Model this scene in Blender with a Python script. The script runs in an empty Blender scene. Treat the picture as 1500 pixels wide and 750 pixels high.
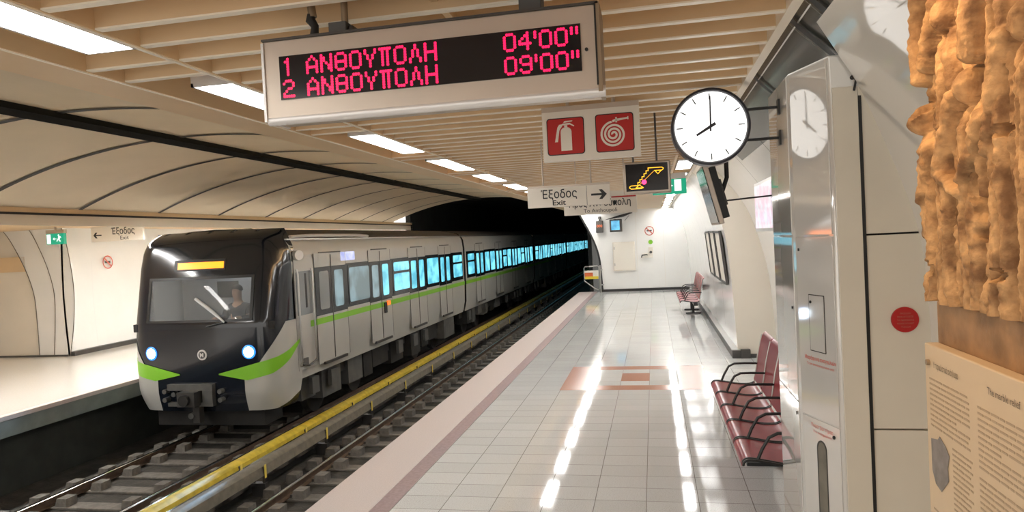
import bpy, bmesh, math, random
from mathutils import Vector, Matrix, noise
R = math.radians
random.seed(7)
scene = bpy.context.scene
col = scene.collection

# ------------------------------------------------------------------ camera, world, exposure
def make_camera():
    F = 1020.0
    p1 = Vector((957-750, 375-341, -F)); p2 = Vector((1057-750, 375-336, -F))
    Y = p1.normalized(); Z = p2.cross(p1).normalized()
    if Z.y < 0: Z = -Z
    X = Y.cross(Z)
    m = Matrix((X, Y, Z)).to_4x4(); m.translation = Vector((0, 0, 2.1))
    cd = bpy.data.cameras.new('camera'); cd.sensor_width = 36; cd.lens = F*36/1500
    cd.clip_start = .05; cd.clip_end = 300
    c = bpy.data.objects.new('camera', cd); c.matrix_world = m; col.objects.link(c); scene.camera = c
make_camera()
w = bpy.data.worlds.new('world'); scene.world = w; w.use_nodes = True
w.node_tree.nodes['Background'].inputs[0].default_value = (1, .95, .88, 1)
w.node_tree.nodes['Background'].inputs[1].default_value = .9
scene.view_settings.view_transform = 'Standard'
scene.view_settings.look = 'None'
scene.view_settings.exposure = 0.95
scene.view_settings.gamma = 1
scene.view_settings.use_curve_mapping = False
scene.cycles.use_denoising = True
scene.cycles.max_bounces = 8
scene.cycles.diffuse_bounces = 5
scene.cycles.sample_clamp_indirect = 8
LAMP = 15.0          # ceiling tubes
COVE = 70.0           # cornice tubes that wash the vault
SPOT_RELIEF = 22.0
SPOT_HEAD = 160.0

def spot(name, loc, target, power, color, size, blend=.6, radius=.05):
    ld = bpy.data.lights.new(name, 'SPOT'); ld.energy = power; ld.color = color
    ld.spot_size = R(size); ld.spot_blend = blend; ld.shadow_soft_size = radius
    o = bpy.data.objects.new(name, ld); o.location = loc
    o.rotation_euler = (Vector(target)-Vector(loc)).to_track_quat('-Z', 'Y').to_euler()
    col.objects.link(o); return o

# ------------------------------------------------------------------ materials
def mat(name, c, rough=.5, metal=0, var=.0, vscale=6, bump=0, bscale=40, coat=0, trans=0, alpha=1, c2=None, spec=.5):
    m = bpy.data.materials.new(name); m.use_nodes = True
    nt = m.node_tree; b = nt.nodes['Principled BSDF']
    b.inputs['Roughness'].default_value = rough; b.inputs['Metallic'].default_value = metal
    b.inputs['Coat Weight'].default_value = coat; b.inputs['Coat Roughness'].default_value = .05
    b.inputs['Transmission Weight'].default_value = trans
    b.inputs['Specular IOR Level'].default_value = spec
    b.inputs['Alpha'].default_value = alpha
    tc = nt.nodes.new('ShaderNodeTexCoord')
    n = nt.nodes.new('ShaderNodeTexNoise'); n.inputs['Scale'].default_value = vscale; n.inputs['Detail'].default_value = 5
    nt.links.new(tc.outputs['Object'], n.inputs['Vector'])
    mx = nt.nodes.new('ShaderNodeMixRGB')
    d = c2 if c2 else tuple(max(0, x*(1-var)) for x in c)
    mx.inputs[1].default_value = (*d, 1); mx.inputs[2].default_value = (*c, 1)
    cr = nt.nodes.new('ShaderNodeValToRGB'); cr.color_ramp.elements[0].position = .35; cr.color_ramp.elements[1].position = .65
    nt.links.new(n.outputs['Fac'], cr.inputs[0]); nt.links.new(cr.outputs[0], mx.inputs[0])
    nt.links.new(mx.outputs[0], b.inputs['Base Color'])
    if bump:
        n2 = nt.nodes.new('ShaderNodeTexNoise'); n2.inputs['Scale'].default_value = bscale; n2.inputs['Detail'].default_value = 6
        nt.links.new(tc.outputs['Object'], n2.inputs['Vector'])
        bp = nt.nodes.new('ShaderNodeBump'); bp.inputs['Strength'].default_value = bump; bp.inputs['Distance'].default_value = .02
        nt.links.new(n2.outputs['Fac'], bp.inputs['Height']); nt.links.new(bp.outputs[0], b.inputs['Normal'])
    return m
def emit(name, c, s, base=None):
    m = bpy.data.materials.new(name); m.use_nodes = True
    b = m.node_tree.nodes['Principled BSDF']
    b.inputs['Base Color'].default_value = (*(base or (.02, .02, .02)), 1)
    b.inputs['Emission Color'].default_value = (*c, 1); b.inputs['Emission Strength'].default_value = s
    b.inputs['Roughness'].default_value = .3
    return m
def emit_noise(name, c1, c2, s, scale=(3, 3, 3)):
    m = emit(name, c1, s); nt = m.node_tree; b = nt.nodes['Principled BSDF']
    tc = nt.nodes.new('ShaderNodeTexCoord'); mp = nt.nodes.new('ShaderNodeMapping'); mp.inputs['Scale'].default_value = scale
    n = nt.nodes.new('ShaderNodeTexNoise'); n.inputs['Scale'].default_value = 1; n.inputs['Detail'].default_value = 2
    cr = nt.nodes.new('ShaderNodeValToRGB')
    cr.color_ramp.elements[0].position = .4; cr.color_ramp.elements[1].position = .58
    cr.color_ramp.elements[0].color = (*c1, 1); cr.color_ramp.elements[1].color = (*c2, 1)
    nt.links.new(tc.outputs['Object'], mp.inputs[0]); nt.links.new(mp.outputs[0], n.inputs['Vector'])
    nt.links.new(n.outputs['Fac'], cr.inputs[0]); nt.links.new(cr.outputs[0], b.inputs['Emission Color'])
    b.inputs['Roughness'].default_value = .1
    return m
def floor_mat():
    m = mat('terrazzo_tile', (.66, .64, .60), .055, spec=.42)
    nt = m.node_tree; b = nt.nodes['Principled BSDF']
    tc = nt.nodes.new('ShaderNodeTexCoord'); mp = nt.nodes.new('ShaderNodeMapping')
    mp.inputs['Location'].default_value = (.146+40, -9.46+28.3, 0)
    br = nt.nodes.new('ShaderNodeTexBrick'); br.offset = 0; br.squash = 1
    for k, v in (('Scale', 1), ('Mortar Size', .0035), ('Mortar Smooth', .3), ('Bias', 0), ('Brick Width', .4), ('Row Height', .283)): br.inputs[k].default_value = v
    br.inputs['Color1'].default_value = (.60, .61, .60, 1); br.inputs['Color2'].default_value = (.66, .67, .66, 1); br.inputs['Mortar'].default_value = (.22, .20, .18, 1)
    nt.links.new(tc.outputs['Object'], mp.inputs[0]); nt.links.new(mp.outputs[0], br.inputs['Vector'])
    n = nt.nodes.new('ShaderNodeTexNoise'); n.inputs['Scale'].default_value = 130; n.inputs['Detail'].default_value = 3
    nt.links.new(tc.outputs['Object'], n.inputs['Vector'])
    cr = nt.nodes.new('ShaderNodeValToRGB'); cr.color_ramp.elements[0].position = .36; cr.color_ramp.elements[1].position = .5
    cr.color_ramp.elements[0].color = (.72, .70, .68, 1)
    nt.links.new(n.outputs['Fac'], cr.inputs[0])
    mu = nt.nodes.new('ShaderNodeMixRGB'); mu.blend_type = 'MULTIPLY'; mu.inputs[0].default_value = 1
    nt.links.new(br.outputs['Color'], mu.inputs[1]); nt.links.new(cr.outputs[0], mu.inputs[2])
    nt.links.new(mu.outputs[0], b.inputs['Base Color'])
    bp = nt.nodes.new('ShaderNodeBump'); bp.invert = True; bp.inputs['Strength'].default_value = .3; bp.inputs['Distance'].default_value = .002
    nt.links.new(br.outputs['Fac'], bp.inputs['Height']); nt.links.new(bp.outputs[0], b.inputs['Normal'])
    return m
M = dict(
    tile=floor_mat(),
    redtile=mat('red_terrazzo', (.44, .20, .13), .18, var=.15, vscale=60),
    edge=mat('flamed_granite', (.56, .49, .46), .6, var=.12, vscale=90),
    mauve=mat('mauve_strip', (.36, .27, .27), .45, var=.2, vscale=30),
    nearwhite=mat('polished_white_enamel', (.76, .73, .67), .05, coat=.6), white=mat('white_enamel', (.83, .82, .79), .12, var=.03, vscale=2),
    cream=mat('cream_enamel', (.78, .72, .62), .2, var=.03, vscale=2),
    pillar=mat('pillar_enamel', (.72, .70, .66), .06, metal=.2, var=.03, vscale=3, coat=.8),
    unlitgloss=mat('unlit_polished_panel', (.11, .105, .09), .22, metal=.5),  # dark base stands in for the unlit void mirrored here
    vault=mat('vault_panel', (.72, .605, .44), .7, var=.05, vscale=1.5),
    slatshine=mat('slat_edge_shine', (.92, .84, .70), .35), slat=mat('slat_paint', (.74, .54, .32), .45, var=.04, vscale=3),  # shine on the slat edges painted as a lighter colour
    black=mat('black_paint', (.012, .012, .012), .4),
    matblack=mat('matt_black', (.006, .006, .005), .95, spec=.1), joint=mat('dark_joint', (.03, .026, .022), .7),
    tunnel=mat('tunnel_dark', (.018, .02, .019), .95, var=.4, vscale=2),  # darkness of the tunnel painted into near-black walls
    ballast=mat('track_bed', (.055, .05, .042), .95, var=.5, vscale=5, bump=.6, bscale=25),
    concrete=mat('sleeper_concrete', (.17, .155, .135), .85, var=.35, vscale=14, bump=.3),
    railside=mat('rusty_rail', (.15, .10, .07), .6, metal=.4, var=.3, vscale=12),
    railtop=mat('worn_rail_top', (.80, .80, .80), .16, metal=1),
    tick=mat('yellow_tick', (.80, .62, .10), .4), yellow=mat('yellow_cover', (.62, .47, .04), .45, var=.3, vscale=9),
    greycover=mat('grey_cover', (.20, .18, .14), .45, var=.3, vscale=9),
    alu=mat('aluminium', (.56, .48, .40), .38, metal=.5, var=.04),
    alulight=mat('light_aluminium', (.74, .72, .70), .35, metal=.3),
    steel=mat('steel', (.45, .44, .42), .3, metal=.9),
    darksteel=mat('dark_steel', (.10, .095, .09), .4, metal=.6, var=.2),
    red=mat('bench_red', (.31, .014, .02), .35, coat=.12, var=.15, vscale=20),
    redlite=mat('bench_front_edge', (.50, .10, .12), .28, coat=.2),
    signred=mat('sign_red', (.48, .015, .012), .4),
    signwhite=mat('sign_white', (.80, .75, .66), .5),
    lettering=mat('black_lettering', (.02, .02, .02), .5),
    redtext=mat('red_lettering', (.6, .12, .09), .5),
    screenblk=mat('black_screen', (.010, .010, .012), .15),
    stone=None,
    marble=mat('brown_marble', (.42, .23, .10), .45, var=.4, vscale=9, bump=.1),
    infop=mat('info_panel', (.64, .50, .33), .5, var=.05, vscale=4),
    infotext=mat('info_text', (.42, .31, .20), .6),
    infoink=mat('info_heading', (.10, .07, .05), .6),
    greyphoto=mat('grey_photo', (.26, .23, .21), .6, var=.3, vscale=30),
    trainwhite=mat('train_white', (.49, .49, .465), .3, metal=.15, var=.04, vscale=2),
    traingreen=mat('train_green', (.22, .55, .03), .35, var=.05),
    mask=mat('train_black_mask', (.008, .011, .018), .14, coat=.4),
    roof=mat('train_roof', (.085, .07, .055), .6, var=.3, vscale=2),
    under=mat('underframe', (.016, .015, .014), .75, var=.4, vscale=5),
    undergrey=mat('equipment_grey', (.10, .10, .095), .6, var=.3, vscale=5),
    band=mat('window_band', (.014, .016, .018), .16),
    glass=mat('windshield_glass', (.9, .95, .97), .03, alpha=.16, spec=.8),
    cabin=mat('cab_interior', (.32, .33, .34), .7, var=.1),
    skin=mat('skin', (.45, .28, .21), .6), hair=mat('dark_hair', (.03, .022, .018), .7),
    shirt=mat('dark_jacket', (.03, .035, .05), .8),
    lamp=emit('tube_diffuser', (1, .985, .96), LAMP, (.8, .8, .8)),
    cove=emit('cove_tube', (1, .78, .50), COVE, (.8, .8, .8)),
    lampl=emit('opposite_tube_diffuser', (1, .98, .95), LAMP*2.3, (.8, .8, .8)), lampr=emit('far_tube_diffuser', (1, .99, .98), LAMP*0.95, (.8, .8, .8)),
    led=emit('led_red', (1, .004, .065), 1.3),
    ledamber=emit('led_amber', (1, .42, .02), 1.1), ledpink=emit('led_pink', (1, .03, .12), 2.0),
    destamber=emit('destination_amber', (1, .20, .005), 1.9),
    headglow=emit('headlight_blue_glow', (.03, .22, 1), 1.2), headlight=emit('headlight_lens', (.72, .88, 1), 14),  # blue glow around the headlights painted as an emissive ring
    clockface=emit('lit_clock_face', (1, .99, .97), .8, (.8, .8, .8)),
    exitgreen=emit('exit_green', (.0, .38, .20), .5), exitwhite=emit('exit_white', (.9, 1, .95), .7),
    litwin=emit_noise('lit_train_window', (.09, .42, .56), (.22, .72, .90), .72, (.5, 2.2, 3)),
    reflwin=emit_noise('train_window_reflection', (.22, .30, .31), (.38, .55, .60), .35, (.5, 2.2, 2)),  # platform reflection painted as a pale glow
    greywin=mat('grey_reflection_glass', (.22, .24, .25), .12, coat=.5),  # grey base holds the painted platform reflection
    tvblue=emit_noise('blue_screen', (.05, .35, .60), (.15, .65, .95), .6, (3, 3, 3)),
    purple=emit_noise('side_display', (.45, .50, .95), (.70, .72, 1), .55, (1, 6, 6)),
    ad=emit_noise('lit_poster', (.75, .75, .80), (.80, .55, .65), .55, (1, 6, 9)),
    orangelamp=emit('door_lamp', (1, .16, .01), .8),
    cabfill=emit('cab_fill', (.9, .95, 1), 3.5),
    rim=mat('clock_rim', (.03, .03, .04), .35), panelcream=mat('tan_panel', (.74, .68, .57), .22, var=.02),
    discred=mat('disc_red', (.45, .01, .01), .4), disctext=mat('disc_text', (.42, .20, .14), .5),
    warnor=mat('warning_orange', (.75, .16, .05), .5), warnyel=mat('warning_yellow', (.78, .60, .04), .5),
    cable=mat('black_cable', (.02, .018, .016), .6), tanmetal=mat('tan_conduit', (.30, .22, .14), .5, metal=.3),
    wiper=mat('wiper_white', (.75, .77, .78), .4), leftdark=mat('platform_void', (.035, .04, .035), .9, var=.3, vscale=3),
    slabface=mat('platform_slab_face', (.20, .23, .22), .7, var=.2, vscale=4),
    floorleft=mat('left_floor', (.66, .63, .58), .12, var=.06, vscale=40),
)
def stone_mat():
    m = mat('carved_stone', (.58, .35, .16), .75, c2=(.20, .10, .04), vscale=16, bump=.4, bscale=45)
    return m
M['stone'] = stone_mat()

# ------------------------------------------------------------------ builder helpers
WL = {}
class MB:
    def __init__(s): s.v = []; s.f = []; s.mi = []; s.mats = []
    def m(s, name):
        if name not in s.mats: s.mats.append(name)
        return s.mats.index(name)
    def add(s, vs, fs, m):
        b = len(s.v); s.v += [Vector(p) for p in vs]; i = s.m(m)
        for f in fs: s.f.append([b+k for k in f]); s.mi.append(i)
        return s
    def poly(s, pts, m): return s.add(pts, [list(range(len(pts)))], m)
    def obox(s, c, hx, hy, hz, m):
        c, hx, hy, hz = map(Vector, (c, hx, hy, hz))
        vs = [c+a*hx+b*hy+d*hz for a in (-1, 1) for b in (-1, 1) for d in (-1, 1)]
        return s.add(vs, [(0, 1, 3, 2), (4, 6, 7, 5), (0, 4, 5, 1), (2, 3, 7, 6), (0, 2, 6, 4), (1, 5, 7, 3)], m)
    def box(s, x0, x1, y0, y1, z0, z1, m):
        return s.obox(((x0+x1)/2, (y0+y1)/2, (z0+z1)/2), ((x1-x0)/2, 0, 0), (0, (y1-y0)/2, 0), (0, 0, (z1-z0)/2), m)
    def extrude(s, pts, d, m, mside=None):
        d = Vector(d); n = len(pts); a = [Vector(p) for p in pts]; b = [p+d for p in a]
        s.add(a+b, [list(range(n))[::-1], list(range(n, 2*n))], m)
        s.add(a+b, [(i, (i+1) % n, n+(i+1) % n, n+i) for i in range(n)], mside or m)
        return s
    def grid(s, fn, nu, nv, m):
        vs = [fn(i/nu, j/nv) for i in range(nu+1) for j in range(nv+1)]
        fs = [(i*(nv+1)+j, (i+1)*(nv+1)+j, (i+1)*(nv+1)+j+1, i*(nv+1)+j+1) for i in range(nu) for j in range(nv)]
        return s.add(vs, fs, m)
    def strip(s, prof, y0, y1, m, th=0, n=1):
        """profile of (x,z) swept along Y; th gives it a thickness (offset list (dx,dz))"""
        k = len(prof)
        if th:
            q = []
            for i, p in enumerate(prof):
                a = prof[max(0, i-1)]; b = prof[min(k-1, i+1)]
                t = Vector((b[0]-a[0], b[1]-a[1])).normalized()
                q.append((p[0]-t.y*th, p[1]+t.x*th))
            loop = list(prof)+q[::-1]
            return s.extrude([(x, y0, z) for x, z in loop], (0, y1-y0, 0), m) if k == 2 else s._sweep(loop, k, y0, y1, m)
        vs = [(x, y0+(y1-y0)*j/n, z) for x, z in prof for j in range(n+1)]
        fs = [(i*(n+1)+j, (i+1)*(n+1)+j, (i+1)*(n+1)+j+1, i*(n+1)+j+1) for i in range(k-1) for j in range(n)]
        return s.add(vs, fs, m)
    def _sweep(s, loop, k, y0, y1, m):
        n = len(loop); a = [(x, y0, z) for x, z in loop]; b = [(x, y1, z) for x, z in loop]
        fs = [(i, (i+1) % n, n+(i+1) % n, n+i) for i in range(n)]
        for i in range(k-1):
            fs.append((i, n-1-i, n-2-i, i+1)); fs.append((n+i, n+i+1, n+n-2-i, n+n-1-i))
        return s.add(a+b, fs, m)
    def tube(s, path, r, m, n=8, closed=False):
        P = [Vector(p) for p in path]; k = len(P); rings = []
        up = Vector((0, 0, 1)); prev = None
        for i in range(k):
            a = P[i-1] if (i > 0 or closed) else P[i]; b = P[(i+1) % k] if (i < k-1 or closed) else P[i]
            t = (b-a).normalized()
            if prev is None:
                u = t.cross(up if abs(t.z) < .9 else Vector((1, 0, 0))).normalized()
            else:
                u = (prev-t*prev.dot(t)).normalized()
            prev = u; v = t.cross(u)
            rr = r[i] if isinstance(r, (list, tuple)) else r
            rings.append([P[i]+u*rr*math.cos(2*math.pi*q/n)+v*rr*math.sin(2*math.pi*q/n) for q in range(n)])
        vs = [p for g in rings for p in g]; fs = []
        for i in range(k if closed else k-1):
            j = (i+1) % k
            for q in range(n): fs.append((i*n+q, i*n+(q+1) % n, j*n+(q+1) % n, j*n+q))
        if not closed: fs += [list(range(n))[::-1], list(range((k-1)*n, k*n))]
        return s.add(vs, fs, m)
    def cyl(s, p0, p1, r, m, n=24): return s.tube([p0, p1], r, m, n)
    def frame(s, o, u, v):
        s.o, s.u, s.vv = Vector(o), Vector(u), Vector(v); return s
    def P(s, a, b, d=0):
        n = s.u.cross(s.vv).normalized(); return s.o+s.u*a+s.vv*b+n*d
    def flat(s, pts, m, d=0, th=.002):
        """polygon (a,b) in the frame, standing d..d+th off the plane along the frame normal"""
        n = s.u.cross(s.vv).normalized()
        a = [s.P(x, y, d) for x, y in pts]
        return s.extrude(a, n*th, m)
    def text(s, body, size, a, b, m, align='CENTER', d=0, th=.0012, width=None, bold=0, shear=0):
        vs, fs, w = text_geo(body, size, bold)
        k = 1 if not width else width/max(w, 1e-6)
        off = {'CENTER': -w*k/2, 'LEFT': 0, 'RIGHT': -w*k}[align]
        n = s.u.cross(s.vv).normalized()
        base = [s.P(a+off+x*k, b+y, d+th) for x, y in vs]
        return s.add(base, fs, m)
    def build(s, name, parent=None, loc=None, bevel=0, smooth=40, segs=2):
        me = bpy.data.meshes.new(name)
        if parent is not None: o0 = WL[parent]
        elif loc is not None: o0 = Vector(loc)
        else:
            xs = [p.x for p in s.v]; ys = [p.y for p in s.v]; zs = [p.z for p in s.v]
            o0 = Vector(((min(xs)+max(xs))/2, (min(ys)+max(ys))/2, min(zs)))
        me.from_pydata([p-o0 for p in s.v], [], s.f)
        for n in s.mats: me.materials.append(M[n])
        me.polygons.foreach_set('material_index', s.mi)
        bm = bmesh.new(); bm.from_mesh(me); bmesh.ops.remove_doubles(bm, verts=bm.verts, dist=1e-5)
        bmesh.ops.recalc_face_normals(bm, faces=bm.faces); bm.to_mesh(me); bm.free()
        me.polygons.foreach_set('use_smooth', [True]*len(me.polygons)); me.set_sharp_from_angle(angle=R(smooth))
        o = bpy.data.objects.new(name, me); col.objects.link(o)
        WL[o] = o0
        if parent is not None: o.parent = parent
        else: o.location = o0
        if bevel:
            b = o.modifiers.new('bevel', 'BEVEL'); b.width = bevel; b.segments = segs; b.limit_method = 'ANGLE'; b.angle_limit = R(40)
        return o
_tc = {}
def text_geo(body, size, bold=0):
    key = (body, size, bold)
    if key in _tc: return _tc[key]
    cu = bpy.data.curves.new('lettering_curve', 'FONT'); cu.body = body; cu.size = size; cu.resolution_u = 3; cu.offset = bold
    ob = bpy.data.objects.new('lettering_curve', cu); col.objects.link(ob)
    bpy.context.view_layer.update()
    dg = bpy.context.evaluated_depsgraph_get(); me = bpy.data.meshes.new_from_object(ob.evaluated_get(dg))
    vs = [(v.co.x, v.co.y) for v in me.vertices]; fs = [list(p.vertices) for p in me.polygons]
    bpy.data.objects.remove(ob); bpy.data.curves.remove(cu); bpy.data.meshes.remove(me)
    x0 = min(p[0] for p in vs); x1 = max(p[0] for p in vs)
    _tc[key] = ([(x-x0, y) for x, y in vs], fs, x1-x0); return _tc[key]
def tag(o, label=None, cat=None, group=None, kind=None):
    for k, v in (('label', label), ('category', cat), ('group', group), ('kind', kind)):
        if v: o[k] = v
    return o
def thing(name, loc, label, cat, group=None):
    o = bpy.data.objects.new(name, None); o.empty_display_size = .1; o.location = loc; col.objects.link(o)
    WL[o] = Vector(loc); return tag(o, label, cat, group)
def copy_tree(o, d, label=None, parent=None):
    c = o.copy(); col.objects.link(c)
    if parent is None:
        c.location = o.location+Vector(d); WL[c] = WL[o]+Vector(d)
        if label: c['label'] = label
    else: c.parent = parent; WL[c] = WL[parent]
    for ch in o.children: copy_tree(ch, d, None, c)
    return c
def struct(name, mb, **k): return tag(mb.build(name, **k), kind='structure')
def arc(p0, p1, p2, n):
    """n+1 points of the circle through three (x,z) points from p0 to p2"""
    ax, ay = p0; bx, by = p1; cx, cy = p2
    d = 2*(ax*(by-cy)+bx*(cy-ay)+cx*(ay-by))
    ux = ((ax*ax+ay*ay)*(by-cy)+(bx*bx+by*by)*(cy-ay)+(cx*cx+cy*cy)*(ay-by))/d
    uy = ((ax*ax+ay*ay)*(cx-bx)+(bx*bx+by*by)*(ax-cx)+(cx*cx+cy*cy)*(bx-ax))/d
    r = math.hypot(ax-ux, ay-uy); a0 = math.atan2(ay-uy, ax-ux); a1 = math.atan2(cy-uy, cx-ux)
    return [(ux+r*math.cos(a0+(a1-a0)*i/n), uy+r*math.sin(a0+(a1-a0)*i/n)) for i in range(n+1)]
def smoothp(pts, n=6):
    """Catmull-Rom through 2-D points"""
    out = []
    P = [pts[0]]+list(pts)+[pts[-1]]
    for i in range(1, len(P)-2):
        p0, p1, p2, p3 = (Vector(P[k]) for k in (i-1, i, i+1, i+2))
        for j in range(n):
            t = j/n
            q = .5*((2*p1)+(p2-p0)*t+(2*p0-5*p1+4*p2-p3)*t*t+(3*p1-p0-3*p2+p3)*t**3)
            out.append(tuple(q))
    out.append(tuple(pts[-1])); return out

# ------------------------------------------------------------------ the setting: floors and track bed
YB = -4.0
f = MB()
def fl(x0, x1, y0, y1, m='tile'): f.poly([(x0, y0, 0), (x1, y0, 0), (x1, y1, 0), (x0, y1, 0)], m)
px = [-1.36, -.95, -.55, -.146, .26, .66]; py = [9.46, 9.745, 10.03, 10.60, 10.88, 11.16]
fl(-2.15, 2.4, YB, 9.46); fl(-2.15, 2.4, 11.16, 26.2); fl(-2.15, -1.36, 9.46, 11.16); fl(.66, 2.4, 9.46, 11.16)
for i in range(5):
    for j in range(5):
        redd = i in (0, 4) or j in (0, 4) or (i == 2 and j == 2)
        fl(px[i], px[i+1], py[j], py[j+1], 'redtile' if redd else 'tile')
f.box(-2.15, 2.4, YB, 26.2, -.3, -.02, 'leftdark')
struct('floor', f, loc=(0, 0, 0))
e = MB().box(-2.85, -2.31, YB, 26.2, -.16, 0, 'edge'); struct('trim_1', e, loc=(0, 0, 0), bevel=.01)
e = MB().box(-2.31, -2.15, YB, 26.2, -.16, .001, 'mauve'); struct('trim_2', e, loc=(0, 0, 0))
b = MB().box(-9.4, -2.4, YB, 95, -1.4, -1.2, 'ballast')
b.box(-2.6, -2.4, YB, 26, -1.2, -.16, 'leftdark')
struct('floor_track', b, loc=(0, 0, 0))
l = MB().box(-15.6, -9.05, YB, 26, -.06, 0, 'floorleft')
struct('floor_left', l, loc=(0, 0, 0))
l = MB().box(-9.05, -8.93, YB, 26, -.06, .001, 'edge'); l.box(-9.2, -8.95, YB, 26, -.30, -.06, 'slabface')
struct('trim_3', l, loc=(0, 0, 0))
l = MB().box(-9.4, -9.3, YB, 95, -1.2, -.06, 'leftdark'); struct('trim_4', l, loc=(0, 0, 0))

# tunnel beyond the station
t = MB()
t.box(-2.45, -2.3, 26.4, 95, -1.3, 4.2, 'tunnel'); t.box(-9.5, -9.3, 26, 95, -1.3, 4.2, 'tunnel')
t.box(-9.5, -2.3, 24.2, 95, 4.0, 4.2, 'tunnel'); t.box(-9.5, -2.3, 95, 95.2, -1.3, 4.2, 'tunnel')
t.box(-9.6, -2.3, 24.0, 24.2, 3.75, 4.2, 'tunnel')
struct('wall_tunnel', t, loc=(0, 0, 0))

# vault over the tracks
VA = arc((-2.72, 3.12), (-6.06, 3.64), (-9.34, 2.92), 40)
v = MB().strip(VA, YB, 24.0, 'vault', n=1)
v.strip([(x, z+.12) for x, z in VA], YB, 24.0, 'vault')
vault = struct('ceiling_vault', v, loc=(0, 0, 0))
j = MB()
for k in range(-6, 8):
    y = 9.86+1.87*k
    j.strip([(x, z-.012) for x, z in VA], y-.044, y+.044, 'joint')
j.box(-6.21, -5.91, YB, 24, 3.58, 3.66, 'matblack')
jo = j.build('panel_joints', parent=vault); jo['label'] = 'dark joint ribs and long central beam'

# slatted ceiling over the right platform
c = MB()
lamp_y = [1.38+1.94*k for k in range(-3, 13)]
lampr_y = [y for y in lamp_y if y > 8.5]
def inlamp(y, L): return any(a-.06 < y < a+1.25+.06 for a in L)
y = YB
while y < 26:
    xr = .30 if y > 8.4 else .58
    c.box(-2.12, xr, y-.016, y+.016, 3.0, 3.115, 'slat'); c.box(-2.12, xr, y-.018, y+.018, 2.994, 3.001, 'slatshine')
    if not inlamp(y, lamp_y): c.box(-2.58, -2.12, y-.016, y+.016, 3.0, 3.115, 'slat'); c.box(-2.58, -2.12, y-.018, y+.018, 2.994, 3.001, 'slatshine')
    if y > 8.4 and not inlamp(y, lampr_y): c.box(.33, .58, y-.016, y+.016, 3.0, 3.115, 'slat')
    y += .245
c.box(-2.125, -2.085, YB, 26, 2.992, 3.12, 'slat'); c.box(-2.64, -2.58, YB, 26, 2.99, 3.13, 'slat'); c.box(-2.60, -2.585, YB, 26, 2.985, 2.99, 'slatshine'); c.box(-2.115, -2.095, YB, 26, 2.987, 2.992, 'slatshine')
c.box(.58, .625, YB, 26, 2.99, 3.12, 'slatshine'); c.box(.30, .33, 8.4, 26, 2.997, 3.12, 'slat')
c.box(-.80, -.77, YB, 26, 3.03, 3.12, 'slat')
c.box(-2.64, .625, YB, 26, 3.19, 3.22, 'slat')
c.box(-2.88, -2.64, YB, 24, 2.995, 3.01, 'slat'); c.box(-2.89, -2.875, YB, 24, 2.995, 3.045, 'slat')
struct('ceiling', c, loc=(0, 0, 0))
# ceiling over the left platform
c = MB().box(-15.6, -9.30, YB, 26, 2.86, 2.90, 'slat'); c.box(-9.36, -9.31, YB, 26, 2.69, 2.885, 'cream'); c.box(-9.31, -9.24, YB, 26, 2.86, 2.885, 'slat'); c.box(-9.255, -9.24, YB, 26, 2.86, 2.955, 'slat'); c.box(-9.245, -9.236, YB, 26, 2.845, 2.88, 'joint')
struct('ceiling_left', c, loc=(0, 0, 0))

# right wall profiles
P1 = smoothp([(1.27, 0), (1.24, .7), (1.20, 1.4), (1.12, 2.1), (.88, 2.75), (.60, 3.15)])
P2 = smoothp([(1.88, 0), (1.84, .7), (1.78, 1.4), (1.64, 2.0), (1.45, 2.5), (1.10, 3.0), (.85, 3.25)])
P3 = smoothp([(1.36, 0), (1.36, .9), (1.35, 1.6), (1.30, 2.1), (1.09, 2.72), (.97, 2.96), (.87, 3.14)])
FIN = 11.8
m_ = MB().strip(P1, FIN+.05, 26, 'white', th=-.05)
for yy in (13.6, 15.5, 17.4, 19.3, 21.2, 23.1, 24.9): m_.strip([(x-.004, z) for x, z in P1], yy-.008, yy+.008, 'joint')
struct('wall_right', m_, loc=(0, 0, 0))
m_ = MB().strip(P2, 3.9, FIN+.2, 'white', th=-.05)
for yy in (5.6, 7.5, 9.4): m_.strip([(x-.004, z) for x, z in P2], yy-.008, yy+.008, 'joint')
struct('wall_alcove', m_, loc=(0, 0, 0))
# stepped face between the two
m_ = MB(); n = len(P1)
P2b = [P2[min(len(P2)-1, round(i*(len(P2)-1)/(n-1)))] for i in range(n)]
a = [(P1[i][0], FIN, P1[i][1]) for i in range(n)]; bb = [(P2b[i][0], FIN, P2b[i][1]) for i in range(n)]
dd = Vector((0, .05, 0))
m_.add(a+bb, [(i, i+1, n+i+1, n+i) for i in range(n-1)], 'cream')
m_.add([Vector(p)+dd for p in a+bb], [(i, n+i, n+i+1, i+1) for i in range(n-1)], 'cream')
m_.add(a+[Vector(p)+dd for p in a], [(i, n+i, n+i+1, i+1) for i in range(n-1)], 'cream')
struct('wall_rib', m_, loc=(0, 0, 0))
m_ = MB().strip(P3, YB, 3.86, 'nearwhite', th=-.04)
m_.strip([(P3[k][0]-.003, P3[k][1]) for k in range(len(P3))], 2.9, 2.908, 'steel')
struct('wall_near', m_, loc=(0, 0, 0))
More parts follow.
